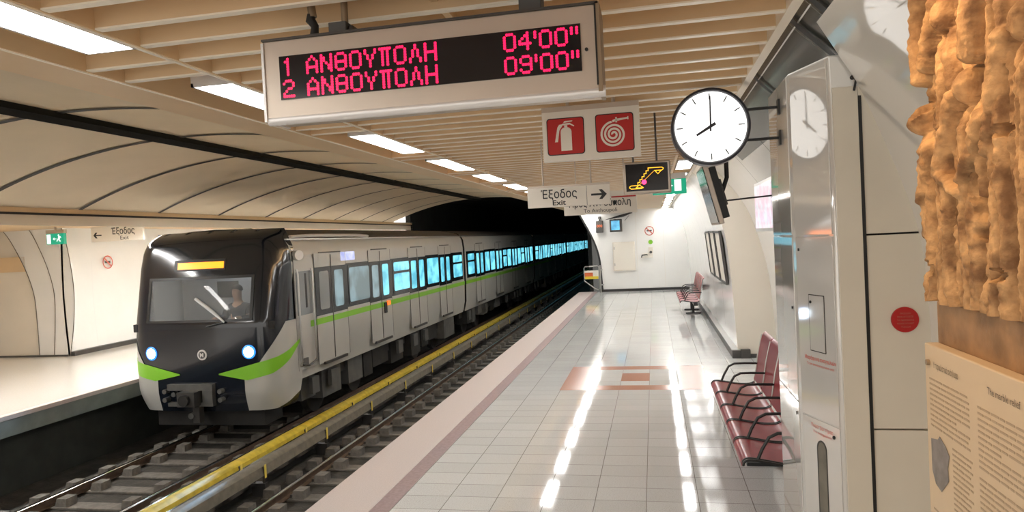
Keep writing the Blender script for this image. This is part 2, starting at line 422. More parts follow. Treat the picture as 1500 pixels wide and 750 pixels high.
# polished panels above the pillar and alcove, their unlit darkness painted into the colour
PD = smoothp([(1.14, 2.95), (1.0, 3.10), (.86, 3.24), (.72, 3.42), (.66, 3.60)])
PD2 = smoothp([(1.10, 3.0), (.98, 3.12), (.84, 3.26), (.72, 3.42), (.66, 3.60)])
m_ = MB().strip(PD, 3.6, 9.2, 'unlitgloss', th=-.02)
for yy in (3.80, 4.22, 5.7):
    m_.strip([(x-.012, z-.012) for x, z in PD], yy-.035, yy+.035, 'black'); m_.strip([(x-.014, z-.014) for x, z in PD], yy+.055, yy+.062, 'greycover')
m_.box(.62, .70, YB, 9.2, 3.5, 3.62, 'unlitgloss')
struct('wall_upper', m_, loc=(0, 0, 0))
pl = MB().box(1.17, 1.30, 11.72, 20.6, 0, .13, 'darksteel'); pl.box(1.16, 1.30, 11.72, 20.6, .13, .145, 'steel')
pl.box(1.30, 1.45, 11.70, 11.80, 0, .14, 'darksteel'); pl.box(1.45, 1.90, 11.76, 11.80, 0, .06, 'darksteel')
struct('baseboard_right', pl, loc=(0, 0, 0), bevel=.004)

# end wall with the arched track opening
ar = smoothp([(-1.90, 0), (-1.93, .6), (-1.98, 1.3), (-2.19, 2.0), (-2.62, 2.88), (-2.74, 3.05)])
m_ = MB(); pts = [(x, 26.0, z) for x, z in ar]+[(1.5, 26.0, 3.05), (1.5, 26.0, 0)]
m_.extrude(pts, (0, .25, 0), 'white')
for xx in (-.62, .36): m_.box(xx-.004, xx+.004, 25.996, 26, .12, 3.0, 'cream')
struct('wall_end', m_, loc=(0, 0, 0))
m_ = MB(); k = len(ar)
o_ = [(x-.07, z) for x, z in ar]
m_.add([(x, 25.97, z) for x, z in ar]+[(x, 25.97, z) for x, z in o_]+[(x, 26.3, z) for x, z in ar]+[(x, 26.3, z) for x, z in o_],
       [(i, i+1, k+i+1, k+i) for i in range(k-1)]+[(k+i, k+i+1, 3*k+i+1, 3*k+i) for i in range(k-1)], 'black')
m_.box(-1.97, 1.2, 25.94, 26.0, 0, .09, 'black')
struct('baseboard_end', m_, loc=(0, 0, 0))
m_ = MB().box(-15.6, -9.3, 26, 26.2, 0, 3, 'white'); struct('wall_end_left', m_, loc=(0, 0, 0))

# left platform wall: near recess, stepped ribs, far curved wall
def shift(P, dx): return [(x+dx, z) for x, z in P]
L1 = smoothp([(-12.86, 0), (-12.62, .7), (-12.52, 1.3), (-12.60, 2.0), (-12.95, 2.6), (-13.25, 2.9)])
L1 = smoothp([(-12.86, 0), (-12.72, .7), (-12.66, 1.4), (-12.70, 2.0), (-12.80, 2.6), (-12.9, 2.9)])
L2 = shift(smoothp([(-.62, 0), (-.55, .7), (-.52, 1.4), (-.66, 2.0), (-.92, 2.6), (-1.1, 2.9)]), -12.66)
L3 = shift(smoothp([(-1.05, 0), (-1.06, .7), (-1.10, 1.4), (-1.3, 2.0), (-1.62, 2.6), (-1.85, 2.9)]), -12.66)
m_ = MB().strip([(-12.86, 0), (-12.90, .7), (-12.92, 1.4), (-12.9, 2.1), (-12.86, 2.9)], 13.2, 26, 'white', th=.05)
for yy in (14.0, 16.0): m_.strip([(-12.855, .1), (-12.895, .7), (-12.915, 1.4), (-12.895, 2.1)], yy-.008, yy+.008, 'alulight')
struct('wall_left', m_, loc=(0, 0, 0))
m_ = MB()
def band(A, B, y, m):
    n = len(A); m_.add([(x, y, z) for x, z in A]+[(x, y, z) for x, z in B], [(i, i+1, n+i+1, n+i) for i in range(n-1)], m)
    m_.add([(x, y+.06, z) for x, z in A]+[(x, y+.06, z) for x, z in B], [(i, i+1, n+i+1, n+i) for i in range(n-1)], m)
    m_.add([(x, y, z) for x, z in A]+[(x, y+.06, z) for x, z in A], [(i, i+1, n+i+1, n+i) for i in range(n-1)], m)
band(L1, L2, 13.20, 'white'); band(L2, L3, 13.24, 'white')
def jline(A, y): 
    n = len(A); m_.add([(x-.012, y, z) for x, z in A]+[(x+.012, y, z) for x, z in A], [(i, i+1, n+i+1, n+i) for i in range(n-1)], 'greycover')
jline(L2, 13.195); jline(L3, 13.235); jline(L1, 13.195)
m_.box(-15.6, -13.7, 13.30, 13.36, 0, 2.9, 'cream'); m_.box(-15.6, -13.95, 13.24, 13.30, 1.93, 2.27, 'slat')
struct('wall_left_recess', m_, loc=(0, 0, 0))
m_ = MB().box(-15.65, -15.55, YB, 13.4, 0, 2.9, 'cream'); struct('wall_left_near', m_, loc=(0, 0, 0))
m_ = MB().box(-12.88, -12.74, 13.2, 26, 0, .10, 'darksteel'); m_.box(-15.6, -12.86, 13.16, 13.2, 0, .035, 'darksteel'); struct('baseboard_left', m_, loc=(0, 0, 0))

# ------------------------------------------------------------------ lamps
def ceiling_light(x0, x1, y0, z, m, label, grp, L=1.25):
    t = thing('ceiling_light', ((x0+x1)/2, y0+L/2, z), label, 'light', grp)
    h = MB().box(x0-.015, x1+.015, y0, y0+L, z+.02, z+.10, 'alulight')
    for yy in (y0, y0+L-.012): h.box(x0-.015, x1+.015, yy, yy+.012, z, z+.02, 'alulight')
    for xx in (x0-.015, x1): h.box(xx, xx+.015, y0, y0+L, z, z+.02, 'alulight')
    h.build('housing', t)
    MB().box(x0, x1, y0+.012, y0+L-.012, z+.006, z+.019, m).build('diffuser', t)
    return t
kk = 0
ll = ['nearest tube light of the ceiling strip above the platform edge, top left corner', 'tube light of the edge strip peeking out left of the hanging led board',
      'tube light of the edge strip just below the hanging led board', 'tube light of the edge strip, second below the led board', 'tube light of the edge strip, third below the led board', 'tube light of the edge strip, fourth below the led board']
for y in lamp_y:
    if y < 0: lb = 'ceiling tube light of the platform edge strip behind the viewpoint'
    elif kk < len(ll): lb = ll[kk]; kk += 1
    else: lb = 'small far ceiling tube light near the end of the platform edge strip'
    ceiling_light(-2.36, -2.14, y, 2.995, 'lamp', lb, 'tube lights along the platform edge')
for y in lampr_y:
    ceiling_light(.36, .55, y, 2.995, 'lampr', 'bright tube light in the strip along the right wall', 'tube lights along the right wall')
for i in range(-2, 8):
    y = 9.86+1.87*i
    t = thing('cornice_light', (-9.3, y, 2.9), 'slim tube light on the cornice at the left foot of the vault', 'light', 'cornice lights under the vault')
    MB().box(-9.34, -9.29, y-.8, y+.8, 2.90, 2.915, 'alulight').build('housing', t)
    MB().cyl((-9.315, y-.78, 2.925), (-9.315, y+.78, 2.925), .012, 'cove', 8).build('tube', t)
    t = thing('cornice_light', (-2.77, y, 3.01), 'slim tube light in the trough at the right foot of the vault', 'light', 'trough lights under the vault')
    MB().box(-2.80, -2.74, y-.8, y+.8, 3.01, 3.02, 'alulight').build('housing', t)
    MB().cyl((-2.77, y-.78, 3.032), (-2.77, y+.78, 3.032), .011, 'cove', 8).build('tube', t)
for i in range(9):
    y = 2.5+2.6*i
    ceiling_light(-9.72, -9.50, y, 2.755, 'lampl', 'tube light hidden behind the fascia over the opposite platform', 'tube lights over the opposite platform', 1.9)

# ------------------------------------------------------------------ rails and sleepers
def rail(x, label, grp, y0=YB, y1=93):
    pr = [(-.07, -1.164), (.07, -1.164), (.07, -1.155), (.012, -1.145), (.012, -1.09), (.034, -1.078), (.034, -1.055), (.026, -1.05), (-.026, -1.05), (-.034, -1.055), (-.034, -1.078), (-.012, -1.09), (-.012, -1.145), (-.07, -1.155)]
    m_ = MB(); n = len(pr); a = [(x+p, y0, z) for p, z in pr]; b_ = [(x+p, y1, z) for p, z in pr]
    m_.add(a+b_, [(i, (i+1) % n, n+(i+1) % n, n+i) for i in range(n) if i not in (6, 7, 8)]+[list(range(n))], 'railside')
    m_.add(a+b_, [(i, (i+1) % n, n+(i+1) % n, n+i) for i in (6, 7, 8)], 'railtop')
    tag(m_.build('running_rail', loc=(x, y0, -1.164)), label, 'rail', grp)
rail(-4.94, 'steel running rail nearest the right platform edge', 'running rails')
rail(-3.50, 'steel running rail tucked under the right platform edge', 'running rails')
rail(-6.68, 'steel running rail under the right hand side of the train', 'running rails')
rail(-8.12, 'leftmost steel running rail, beside the opposite platform', 'running rails')
def third(x, m, label):
    t = thing('third_rail', (x, YB, -1.2), label, 'rail', 'covered third rails between the tracks')
    m_ = MB(); m_.strip([(x-.11, -.92), (x-.09, -.80), (x-.04, -.77), (x+.04, -.77), (x+.09, -.80), (x+.11, -.92)], YB, 93, m, th=.012); m_.build('cover', t)
    MB().box(x-.035, x+.035, YB, 93, -1.02, -.94, 'railtop').build('conductor', t)
    MB().box(x-.185, x-.145, YB, 93, -.86, -.815, 'railtop').build('conductor_strip', t)  # bare conductor strip, added to catch the blue headlight line
    MB().box(x-.175, x-.155, YB, 93, -1.2, -.86, 'darksteel').build('conductor_web', t)
    br = None
    y = 1.2
    while y < 40:
        if br is None:
            m_ = MB(); m_.box(x-.06, x+.14, -.04, .04, -1.2, -1.02, 'darksteel'); m_.box(x+.10, x+.13, -.02, .02, -1.02, -.80, 'darksteel')
            m_.box(x+.131, x+.140, -.02, .02, -.95, -.77, 'tick')
            br = m_.build('bracket', t); br.location = (0, y-YB, 0)
            for v_ in br.data.vertices: v_.co.y += WL[t].y
        else:
            q = br.copy(); q.location = (0, y-YB, 0); col.objects.link(q); q.parent = t
        y += 1.82
third(-5.78, 'yellow', 'third rail under a bright yellow cover beside the train')
third(-5.42, 'greycover', 'third rail under a dull grey brown cover, right of the yellow one')
# near track sleepers
def sleeper(xs, x0, x1, y, label, grp, short=False):
    t = thing('rail_sleeper', ((x0+x1)/2, y, -1.2), label, 'sleeper', grp)
    MB().box(x0, x1, y-.11, y+.11, -1.2, -1.165, 'concrete').build('slab', t, bevel=.008)
    for x in xs:
        for sx in (-1, 1):
            m_ = MB()
            m_.extrude([(x+sx*.125, y-.10, -1.165), (x+sx*.30, y-.10, -1.165), (x+sx*.29, y-.085, -1.06), (x+sx*.14, y-.085, -1.06)], (0, .18, 0), 'concrete')
            m_.obox((x+sx*.105, y, -1.147), (.032, 0, 0), (0, .05, 0), (0, 0, .018), 'darksteel')
            m_.build('rail_chair', t)
    return t
s0 = sleeper((-4.94, -3.50), -5.26, -3.1, 4.2, 'concrete rail sleeper with fixing blocks, on the track beside the right platform', 'sleepers of the near track')
y = 4.8
while y < 60: copy_tree(s0, (0, y-4.2, 0)); y += .6
s1 = sleeper((-8.12, -6.68), -8.5, -6.3, 4.3, 'concrete rail sleeper on the track in front of the train', 'sleepers of the far track')
y = 4.9
while y < 13: copy_tree(s1, (0, y-4.3, 0)); y += .6
# ------------------------------------------------------------------ the train
train = thing('metro_train', (-7.4, 10.2, -1.05), 'white metro train with green stripe and black front pulling in on the left track', 'train')
XR, XL, XC = -6.0, -8.8, -7.4
side = [(1.30, -.13), (1.38, .2), (1.40, .75), (1.40, 1.9), (1.37, 2.18), (1.30, 2.30)]
roofp = [(1.30, 2.30), (1.22, 2.37), (1.10, 2.42), (.7, 2.50), (.0, 2.53)]
def carriage(y0, y1, cab=False):
    m_ = MB()
    for sgn in (-1, 1):
        m_.strip([(XC+sgn*a, z) for a, z in side], y0, y1, 'trainwhite')
        m_.strip([(XC+sgn*a, z) for a, z in roofp], y0, y1, 'roof')
        m_.box(*sorted((XC+sgn*1.30, XC+sgn*1.345)), y0, y1, 2.285, 2.31, 'steel')
    m_.strip([(XC-1.3, -.13), (XC+1.3, -.13)], y0, y1, 'under')
    full = [(XC+a, z) for a, z in side+roofp[1:]]+[(XC-a, z) for a, z in (side+roofp[1:-1])[::-1]]
    if not cab: m_.poly([(x, y0, z) for x, z in full], 'under')
    m_.poly([(x, y1, z) for x, z in full], 'under')
    body = m_.build('carriage', train)
    L = y1-y0
    sc = L/11.4 if cab else L/13.0
    return body
def tside(m_): return m_.frame((XR, 0, 0), (0, 1, 0), (0, 0, 1))   # normal = +X
def rr(a0, a1, b0, b1, r=.05, n=4):
    pts = []
    for cx, cy, s in ((a1-r, b1-r, 0), (a0+r, b1-r, 90), (a0+r, b0+r, 180), (a1-r, b0+r, 270)):
        for i in range(n+1):
            t = R(s+90*i/n); pts.append((cx+r*math.cos(t), cy+r*math.sin(t)))
    return pts
def window(par, a0, a1, pane='litwin', transom=False):
    m_ = tside(MB()); m_.flat(rr(a0, a1, .98, 1.76, .04), 'band', .0, .012); o = m_.build('window', par)
    m_ = tside(MB())
    if transom:
        m_.flat(rr(a0+.07, a1-.07, 1.04, 1.44, .05), pane, .012, .004); m_.flat(rr(a0+.07, a1-.07, 1.50, 1.71, .05), pane, .012, .004)
    else: m_.flat(rr(a0+.05, a1-.05, 1.02, 1.71, .05), pane, .012, .004)
    for k in range(len(m_.v)): pass
    g = m_.build('window_glass', par); return o
def door(par, y, w=1.25, p1='litwin', p2='litwin', wide=False):
    m_ = tside(MB())
    m_.flat([(y-w/2, .03), (y+w/2, .03), (y+w/2, 2.03), (y-w/2, 2.03)], 'trainwhite', .002, .010)
    m_.flat([(y-w/2, .90), (y+w/2, .90), (y+w/2, 1.78), (y-w/2, 1.78)], 'band', .012, .004)
    m_.flat([(y-w/2-.015, .745), (y+w/2+.015, .745), (y+w/2+.015, .855), (y-w/2-.015, .855)], 'traingreen', .012, .003)
    m_.flat([(y-.014, .06), (y+.014, .06), (y+.014, 2.0), (y-.014, 2.0)], 'darksteel', .014, .006)
    for q in (-1, 1): m_.flat([(y+q*w/2-.006, .03), (y+q*w/2+.006, .03), (y+q*w/2+.006, 2.03), (y+q*w/2-.006, 2.03)], 'undergrey', .010, .004)
    m_.flat([(y-.45, 2.03), (y+.45, 2.03), (y+.45, 2.055), (y-.45, 2.055)], 'undergrey', .002, .012)
    m_.box(XR, XR+.05, y-.47, y+.47, .0, .05, 'darksteel')
    for a0, a1, p in ((y-w/2+.16, y-.12, p1), (y+.12, y+w/2-.16, p2)):
        m_.flat(rr(a0, a1, 1.0, 1.70, .05), p, .016, .003)
    o = m_.build('door', par); return o
def underframe(par, y0, y1, sd):
    rn = random.Random(sd); m_ = MB()
    m_.box(XC-1.15, XC+1.05, y0+.2, y1-.2, -.40, -.13, 'under')
    y = y0+.5
    while y < y1-.9:
        w_ = rn.uniform(.35, 1.1); h_ = rn.uniform(.3, .62)
        m_.box(XC-1.2, XC+rn.uniform(1.0, 1.25), y, y+w_, -.13-h_, -.13, rn.choice(['under', 'under', 'undergrey']))
        if rn.random() < .5: m_.box(XC+1.2, XC+1.27, y+.1, y+.1+min(.3, w_*.5), -.5, -.2, 'undergrey')
        y += w_+rn.uniform(.06, .35)
    m_.build('underframe_equipment', par)
    for yy in (y0+1.6, y0+3.4, y1-3.2, y1-1.5):
        m_ = MB()
        for x in (-8.12, -6.68): m_.cyl((x-.07, yy, -.66), (x+.07, yy, -.66), .385, 'darksteel', 24)
        m_.cyl((-8.1, yy, -.66), (-6.7, yy, -.66), .07, 'darksteel', 12)
        m_.build('wheelset', par)
def stripe(par, y0, y1):
    m_ = tside(MB()); m_.flat([(y0, .745), (y1, .745), (y1, .855), (y0, .855)], 'traingreen', 0, .011); m_.build('green_stripe', par)
# first carriage with cab
c1 = carriage(10.75, 21.55, cab=True)
stripe(c1, 11.3, 21.55)
m_ = tside(MB()); m_.flat([(11.55, .93), (21.4, .93), (21.4, 1.80), (11.55, 1.80)], 'band', .0, .006); m_.build('window_band', c1)
door(c1, 12.18, 1.3, 'greywin', 'reflwin'); window(c1, 12.92, 14.0, 'reflwin')
door(c1, 14.58, 1.25, 'reflwin', 'litwin'); window(c1, 15.34, 16.52, 'litwin', True)
door(c1, 17.08, 1.3); window(c1, 17.82, 18.9)
door(c1, 19.5, 1.2); window(c1, 20.28, 21.4, 'litwin', True)
# cab side door, handrails, little displays
m_ = tside(MB())
m_.flat([(10.80, .05), (11.45, .05), (11.45, 2.02), (10.80, 2.02)], 'trainwhite', .0, .008)
m_.flat(rr(10.86, 11.40, .98, 1.74, .04), 'greywin', .008, .004)
m_.flat([(11.16, 1.1), (11.22, 1.1), (11.22, 1.7), (11.16, 1.7)], 'black', .012, .004)
m_.flat([(10.795, .05), (10.81, .05), (10.81, 2.02), (10.795, 2.02)], 'undergrey', .006, .004)
for yy in (10.86, 11.38): m_.tube([(XR+.03, yy, .12), (XR+.05, yy, .2), (XR+.05, yy, 1.7), (XR+.03, yy, 1.78)], .018, 'steel', 8)
m_.tube([(XR+.05, 10.86, .16), (XR+.05, 11.12, .10), (XR+.05, 11.38, .16)], .016, 'darksteel', 8)
m_.box(XR, XR+.04, 10.92, 11.1, .12, .24, 'undergrey')
m_.build('cab_door', c1)
m_ = tside(MB()); m_.flat(rr(12.62, 13.28, 1.86, 2.03, .02), 'purple', .0, .012); m_.build('side_display', c1)
m_ = tside(MB()); m_.flat(rr(14.86, 15.06, .76, .86, .02), 'orangelamp', .016, .02); m_.flat(rr(14.70, 14.84, .60, .84, .02), 'black', .016, .02); m_.build('door_signal_lamp', c1)
m_ = MB(); m_.cyl((XR-.02, 10.92, 2.02), (XR+.10, 10.86, 2.02), .085, 'alulight', 16); m_.build('camera_pod', c1)
m_ = MB(); m_.tube([(XR-.08, 10.9, 2.34), (XR-.05, 11.6, 2.36), (XR-.05, 13.6, 2.36), (XR-.08, 14.2, 2.34)], .03, 'alulight', 8); m_.build('roof_rail', c1)
underframe(c1, 10.9, 21.5, 3)
yy = 21.75
for q in range(4):
    cb = carriage(yy, yy+13.0); stripe(cb, yy, yy+13.0)
    m_ = tside(MB()); m_.flat([(yy+.15, .93), (yy+12.85, .93), (yy+12.85, 1.80), (yy+.15, 1.80)], 'band', 0, .006); m_.build('window_band', cb)
    for d in (1.9, 5.0, 8.1, 11.2): door(cb, yy+d)
    for i_, (a0, a1) in enumerate(((.25, 1.18), (2.65, 3.4), (3.5, 4.28), (5.75, 6.5), (6.6, 7.38), (8.85, 9.6), (9.7, 10.48), (11.95, 12.8))): window(cb, yy+a0, yy+a1, 'litwin', i_ % 3 == 0)
    underframe(cb, yy, yy+13, 11+q)
    yy += 13.35
m_ = MB()
for q in range(4):
    y0 = 21.55+13.35*q if q == 0 else 21.75+13.35*q-.35
    m_.box(XC-1.28, XC+1.3, y0, y0+.36, -.1, 2.36, 'roof')
m_.build('gangway', train)['label'] = 'dark gangway bellows between the carriages'

# cab front: rounded plan path, raked above the window sill
YF = 10.12; W = 1.4; RC = .42
def plan(s, z):
    """s = arc length from the middle of the front, z height -> point"""
    a = abs(s); sg = 1 if s >= 0 else -1
    top = max(0, z-2.18); w = W - (.05*max(0, -z-.0) if z < 0 else 0) - top*.35
    if z < -.1: w -= .35*(-z-.1)**1.5
    if z > 1.9: w -= .10*(z-1.9)
    yf = YF + (.20*max(0, z-.95) if z > .95 else 0) + (.30*max(0, -z-.15)**1.3 if z < -.15 else 0) + (1.6*(z-2.3)**2*4 if z > 2.3 else 0)
    st = w-RC
    if a <= st: x = a; y = yf+.05*(a/st)**2
    elif a <= st+RC*math.pi/2:
        t = (a-st)/RC; x = st+RC*math.sin(t); y = yf+.05+RC*(1-math.cos(t))
    else: x = w; y = yf+.05+RC+(a-st-RC*math.pi/2)
    return Vector((XC+sg*x, min(y, 10.9), z))
def nrm(s, z):
    a = plan(s+.01, z)-plan(s-.01, z); b_ = plan(s, z+.01)-plan(s, z-.01)
    return a.cross(b_).normalized()
def on(s, z, d): return plan(s, z)+nrm(s, z)*d
SM = W-RC+RC*math.pi/2+.55
front = MB()
def patch(m_, s0, s1, lo, hi, mt, d=0, ns=24, nz=16):
    lo_ = lo if callable(lo) else (lambda s: lo); hi_ = hi if callable(hi) else (lambda s: hi)
    def fn(u, v):
        s = s0+(s1-s0)*u; z = lo_(s)+(hi_(s)-lo_(s))*v
        return on(s, z, d) if d else plan(s, z)
    m_.grid(fn, ns, nz, mt)
WS = .95
patch(front, -SM, SM, 1.72, 2.50, 'mask', ns=70, nz=16)
patch(front, -SM, -WS, 1.03, 1.72, 'mask'); patch(front, WS, SM, 1.03, 1.72, 'mask')
patch(front, -SM, SM, -.48, 1.03, 'mask', ns=70, nz=30)
# top cap back to the roof
def cap(u, v):
    p = plan(-SM+2*SM*u, 2.50); q = Vector((XC+(p.x-XC)*.98, 10.95, 2.53 if abs(p.x-XC) < .6 else 2.50-.12*(abs(p.x-XC)-.6)))
    return p.lerp(q, v)
front.grid(cap, 60, 4, 'mask')
fr = front.build('cab_front', train); fr['label'] = 'glossy black front mask'
# white cowls and side panels, green flashes
def cowl_hi(s):
    a = abs(s)
    return .10 if a < .95 else .10+.25*(a-.95)
m_ = MB()
for sg in (-1, 1):
    patch(m_, sg*.80, sg*SM, lambda s: -.47+max(0, abs(s)-1.25)*.30, lambda s: .06 if abs(s) < .9 else min(.95, .10+1.35*(abs(s)-.9)), 'trainwhite', .010, 40, 14)
    m_.build('cowl', fr)['label'] = 'white lower cowl'
    m_ = MB()
m_ = MB()
def gpath(a): # lower/upper of green flash by arc length
    lo = .14-.10*min(1, max(0, (a-.35)/.5)) if a < .85 else .04+.22*(a-.85)+.22*max(0, a-1.25)**1.2*2
    hi = .155+.24*(a-.35) if a < 1.35 else .395+.36*(a-1.35)
    return lo, hi
for sg in (-1, 1):
    patch(m_, sg*.36, sg*SM, lambda s: gpath(abs(s))[0], lambda s: min(.855, gpath(abs(s))[1]), 'traingreen', .016, 48, 4); m_.build('green_flash', fr); m_ = MB()
m_ = MB(); patch(m_, -WS, WS, 1.03, 1.72, 'glass', .0, 24, 8); m_.build('windshield', fr)
m_ = MB()
for a_, b_, lo, hi in ((-WS-.03, WS+.03, 1.0, 1.04), (-WS-.03, WS+.03, 1.70, 1.745), (-WS-.03, -WS+.02, 1.0, 1.745), (WS-.02, WS+.03, 1.0, 1.745)): patch(m_, a_, b_, lo, hi, 'black', .012, 16, 2)
m_.build('windshield_frame', fr)
m_ = MB(); patch(m_, -.50, .46, 1.845, 2.03, 'black', .006, 10, 2); patch(m_, -.43, .43, 1.875, 1.985, 'destamber', .010, 10, 2); m_.build('destination_display', fr)
for sg in (-1, 1):
    p = on(sg*.90, .50, .0); nn = nrm(sg*.90, .50)
    m_ = MB(); m_.cyl(p-nn*.02, p+nn*.02, .105, 'darksteel', 24); m_.tube([p+nn*.018, p+nn*.028, p+nn*.034], [.088, .075, .03], 'headlight', 24); m_.tube([p+nn*.012, p+nn*.021], [.115, .104], 'headglow', 24); m_.build('headlight', fr)
p = on(.08, .47, 0); nn = nrm(.08, .47)
m_ = MB(); m_.cyl(p, p+nn*.02, .085, 'alulight', 24); m_.cyl(p+nn*.018, p+nn*.024, .06, 'undergrey', 20)
m_.frame(p+nn*.024, (-.0, 0, 0), (0, 0, 1)); m_.u = Vector((1, 0, 0)); m_.text('M', .09, 0, -.032, 'alulight', d=.002, bold=.004); m_.build('emblem', fr)
m_ = MB(); m_.tube([on(-.02, 1.38, .045), on(.28, 1.18, .05), on(.52, .99, .04)], [.026, .030, .016], 'wiper', 8); m_.tube([on(.52, .99, .03), on(.20, .93, .03)], .012, 'black', 8); m_.build('wiper', fr)
m_ = MB(); 
m_.box(XC-.55, XC+.28, 10.03, 10.12, -.10, .0, 'undergrey'); m_.box(XC-.55, XC+.28, 10.03, 10.12, -.36, -.30, 'undergrey'); m_.box(XC-.25, XC+.06, 9.86, 10.12, -.33, -.10, 'darksteel')
m_.box(XC+.10, XC+.28, 10.02, 10.12, -.30, -.10, 'undergrey'); m_.cyl((XC-.10, 9.8, -.22), (XC-.10, 10.2, -.22), .09, 'under', 16)
for x, z in ((-.62, -.12), (-.62, -.26), (-.45, -.17), (.40, -.12), (.40, -.26)): m_.cyl((XC+x, 10.04, z), (XC+x, 10.16, z), .04, 'undergrey', 12)
m_.cyl((XC-.08, 9.95, -.5), (XC-.08, 10.15, -.5), .05, 'undergrey', 12); m_.box(XC-.06, XC+.06, 9.98, 10.1, -.62, -.36, 'darksteel')
m_.build('coupler', fr)
m_ = MB(); m_.box(XC-1.0, XC+1.0, 10.35, 10.9, -.75, -.45, 'under'); m_.build('snow_plough', fr)
# cab interior
m_ = MB(); m_.box(XC-1.3, XC+1.3, 11.55, 11.6, .0, 2.2, 'cabin'); m_.box(XC-1.3, XC+1.3, 10.7, 11.55, .3, .34, 'under')
m_.box(XC-1.3, XC+1.3, 10.25, 10.62, .85, .98, 'under'); m_.box(XC-.55, XC-.12, 11.53, 11.55, 1.30, 1.60, 'band'); m_.box(XC-1.3, XC+1.3, 10.6, 11.55, 2.1, 2.14, 'cabin')
m_.box(XC-.3, XC+.3, 11.0, 11.3, 2.08, 2.10, 'cabfill')  # added glowing panel that brightens the cab interior
m_.build('cab_interior', train)

# driver
def skin_body(name, joints, edges, mats, parent=None, loc=(0, 0, 0), lvl=1):
    me = bpy.data.meshes.new(name); me.from_pydata([Vector(j[0])-Vector(loc) for j in joints], edges, [])
    o = bpy.data.objects.new(name, me); col.objects.link(o)
    sk = o.modifiers.new('skin', 'SKIN'); o.modifiers.new('sub', 'SUBSURF').levels = lvl
    sv = me.skin_vertices[0].data
    for i, jn in enumerate(joints): sv[i].radius = (jn[1], jn[2] if len(jn) > 2 else jn[1])
    sv[0].use_root = True
    bpy.context.view_layer.update()
    me2 = bpy.data.meshes.new_from_object(o.evaluated_get(bpy.context.evaluated_depsgraph_get()))
    bpy.data.objects.remove(o); 
    o = bpy.data.objects.new(name, me2); col.objects.link(o); me2.materials.clear(); me2.materials.append(M[mats])
    me2.polygons.foreach_set('use_smooth', [True]*len(me2.polygons))
    if parent is None: o.location = loc
    else: o.parent = parent
    WL[o] = Vector(loc); return o
dx, dy = XC+.22, 10.98
D = Vector((dx, dy, 0))
def dj(x, y, z, a, b=None): return ((dx+x, dy+y, z), a, b or a)
J = [dj(0, 0, .80, .15, .11), dj(0, .02, 1.0, .15, .10), dj(0, .02, 1.17, .16, .09), dj(0, .0, 1.27, .055), dj(0, -.02, 1.36, .08, .088), dj(0, -.02, 1.44, .088, .10), dj(0, -.01, 1.52, .06, .07)]
E_ = [(0, 1), (1, 2), (2, 3), (3, 4), (4, 5), (5, 6)]
J.append(dj(0, -.085, 1.40, .016)); E_.append((4, 7))
for sx in (-1, 1):
    b0 = len(J); J += [dj(sx*.20, .02, 1.15, .055), dj(sx*.25, -.06, .98, .045), dj(sx*.20, -.30, 1.0, .034), dj(sx*.19, -.38, 1.02, .034, .02)]
    E_ += [(2, b0), (b0, b0+1), (b0+1, b0+2), (b0+2, b0+3)]
    for q in range(4):
        J += [dj(sx*(.165+q*.018), -.43, 1.02, .0085), dj(sx*(.165+q*.018), -.455+abs(q-1.5)*.006, .998, .008)]; E_ += [(b0+3, len(J)-2), (len(J)-2, len(J)-1)]
    J += [dj(sx*.150, -.395, 1.01, .009), dj(sx*.142, -.425, 1.0, .008)]; E_ += [(b0+3, len(J)-2), (len(J)-2, len(J)-1)]
    b1 = len(J); J += [dj(sx*.10, -.02, .76, .085), dj(sx*.11, -.32, .74, .062), dj(sx*.11, -.30, .42, .04), dj(sx*.11, -.40, .37, .035)]
    E_ += [(0, b1), (b1, b1+1), (b1+1, b1+2), (b1+2, b1+3)]
per = skin_body('person', J, E_, 'skin', None, (dx, dy, .36), 2)
tag(per, 'person in a dark jacket sitting at the controls behind the train windshield', 'person')
J2 = [dj(0, 0, .78, .16, .12), dj(0, .02, 1.0, .162, .112), dj(0, .02, 1.16, .185, .115), dj(0, .01, 1.26, .085)]; E2 = [(0, 1), (1, 2), (2, 3)]
for sx in (-1, 1):
    b0 = len(J2); J2 += [dj(sx*.20, .02, 1.15, .085), dj(sx*.25, -.06, .98, .065), dj(sx*.20, -.29, 1.0, .05)]; E2 += [(2, b0), (b0, b0+1), (b0+1, b0+2)]
skin_body('jacket', J2, E2, 'shirt', per, (dx, dy, .36), 2)
hm = MB(); hm.grid(lambda u, v: Vector((dx+.082*math.sin(v*1.75)*math.cos(u*6.283), dy+.008+.098*math.sin(v*1.75)*math.sin(u*6.283), 1.47+.095*math.cos(v*1.75))), 20, 8, 'hair')
hm.build('hair', per); WL[per] = Vector((dx, dy, .36))
m_ = MB(); m_.box(dx-.22, dx+.22, dy-.05, dy+.25, .55, .66, 'under'); m_.box(dx-.22, dx+.22, dy+.20, dy+.28, .66, 1.15, 'under'); m_.box(dx-.08, dx+.08, dy+.0, dy+.16, .34, .55, 'darksteel'); m_.build('driver_seat', train)
for sg in (-1, 1):
    p = on(sg*.90, .50, .08); spot('headlight_beam', p, p+Vector((.12*sg+.25, -3, -.55)), SPOT_HEAD, (.45, .72, 1), 50, .8, .06)

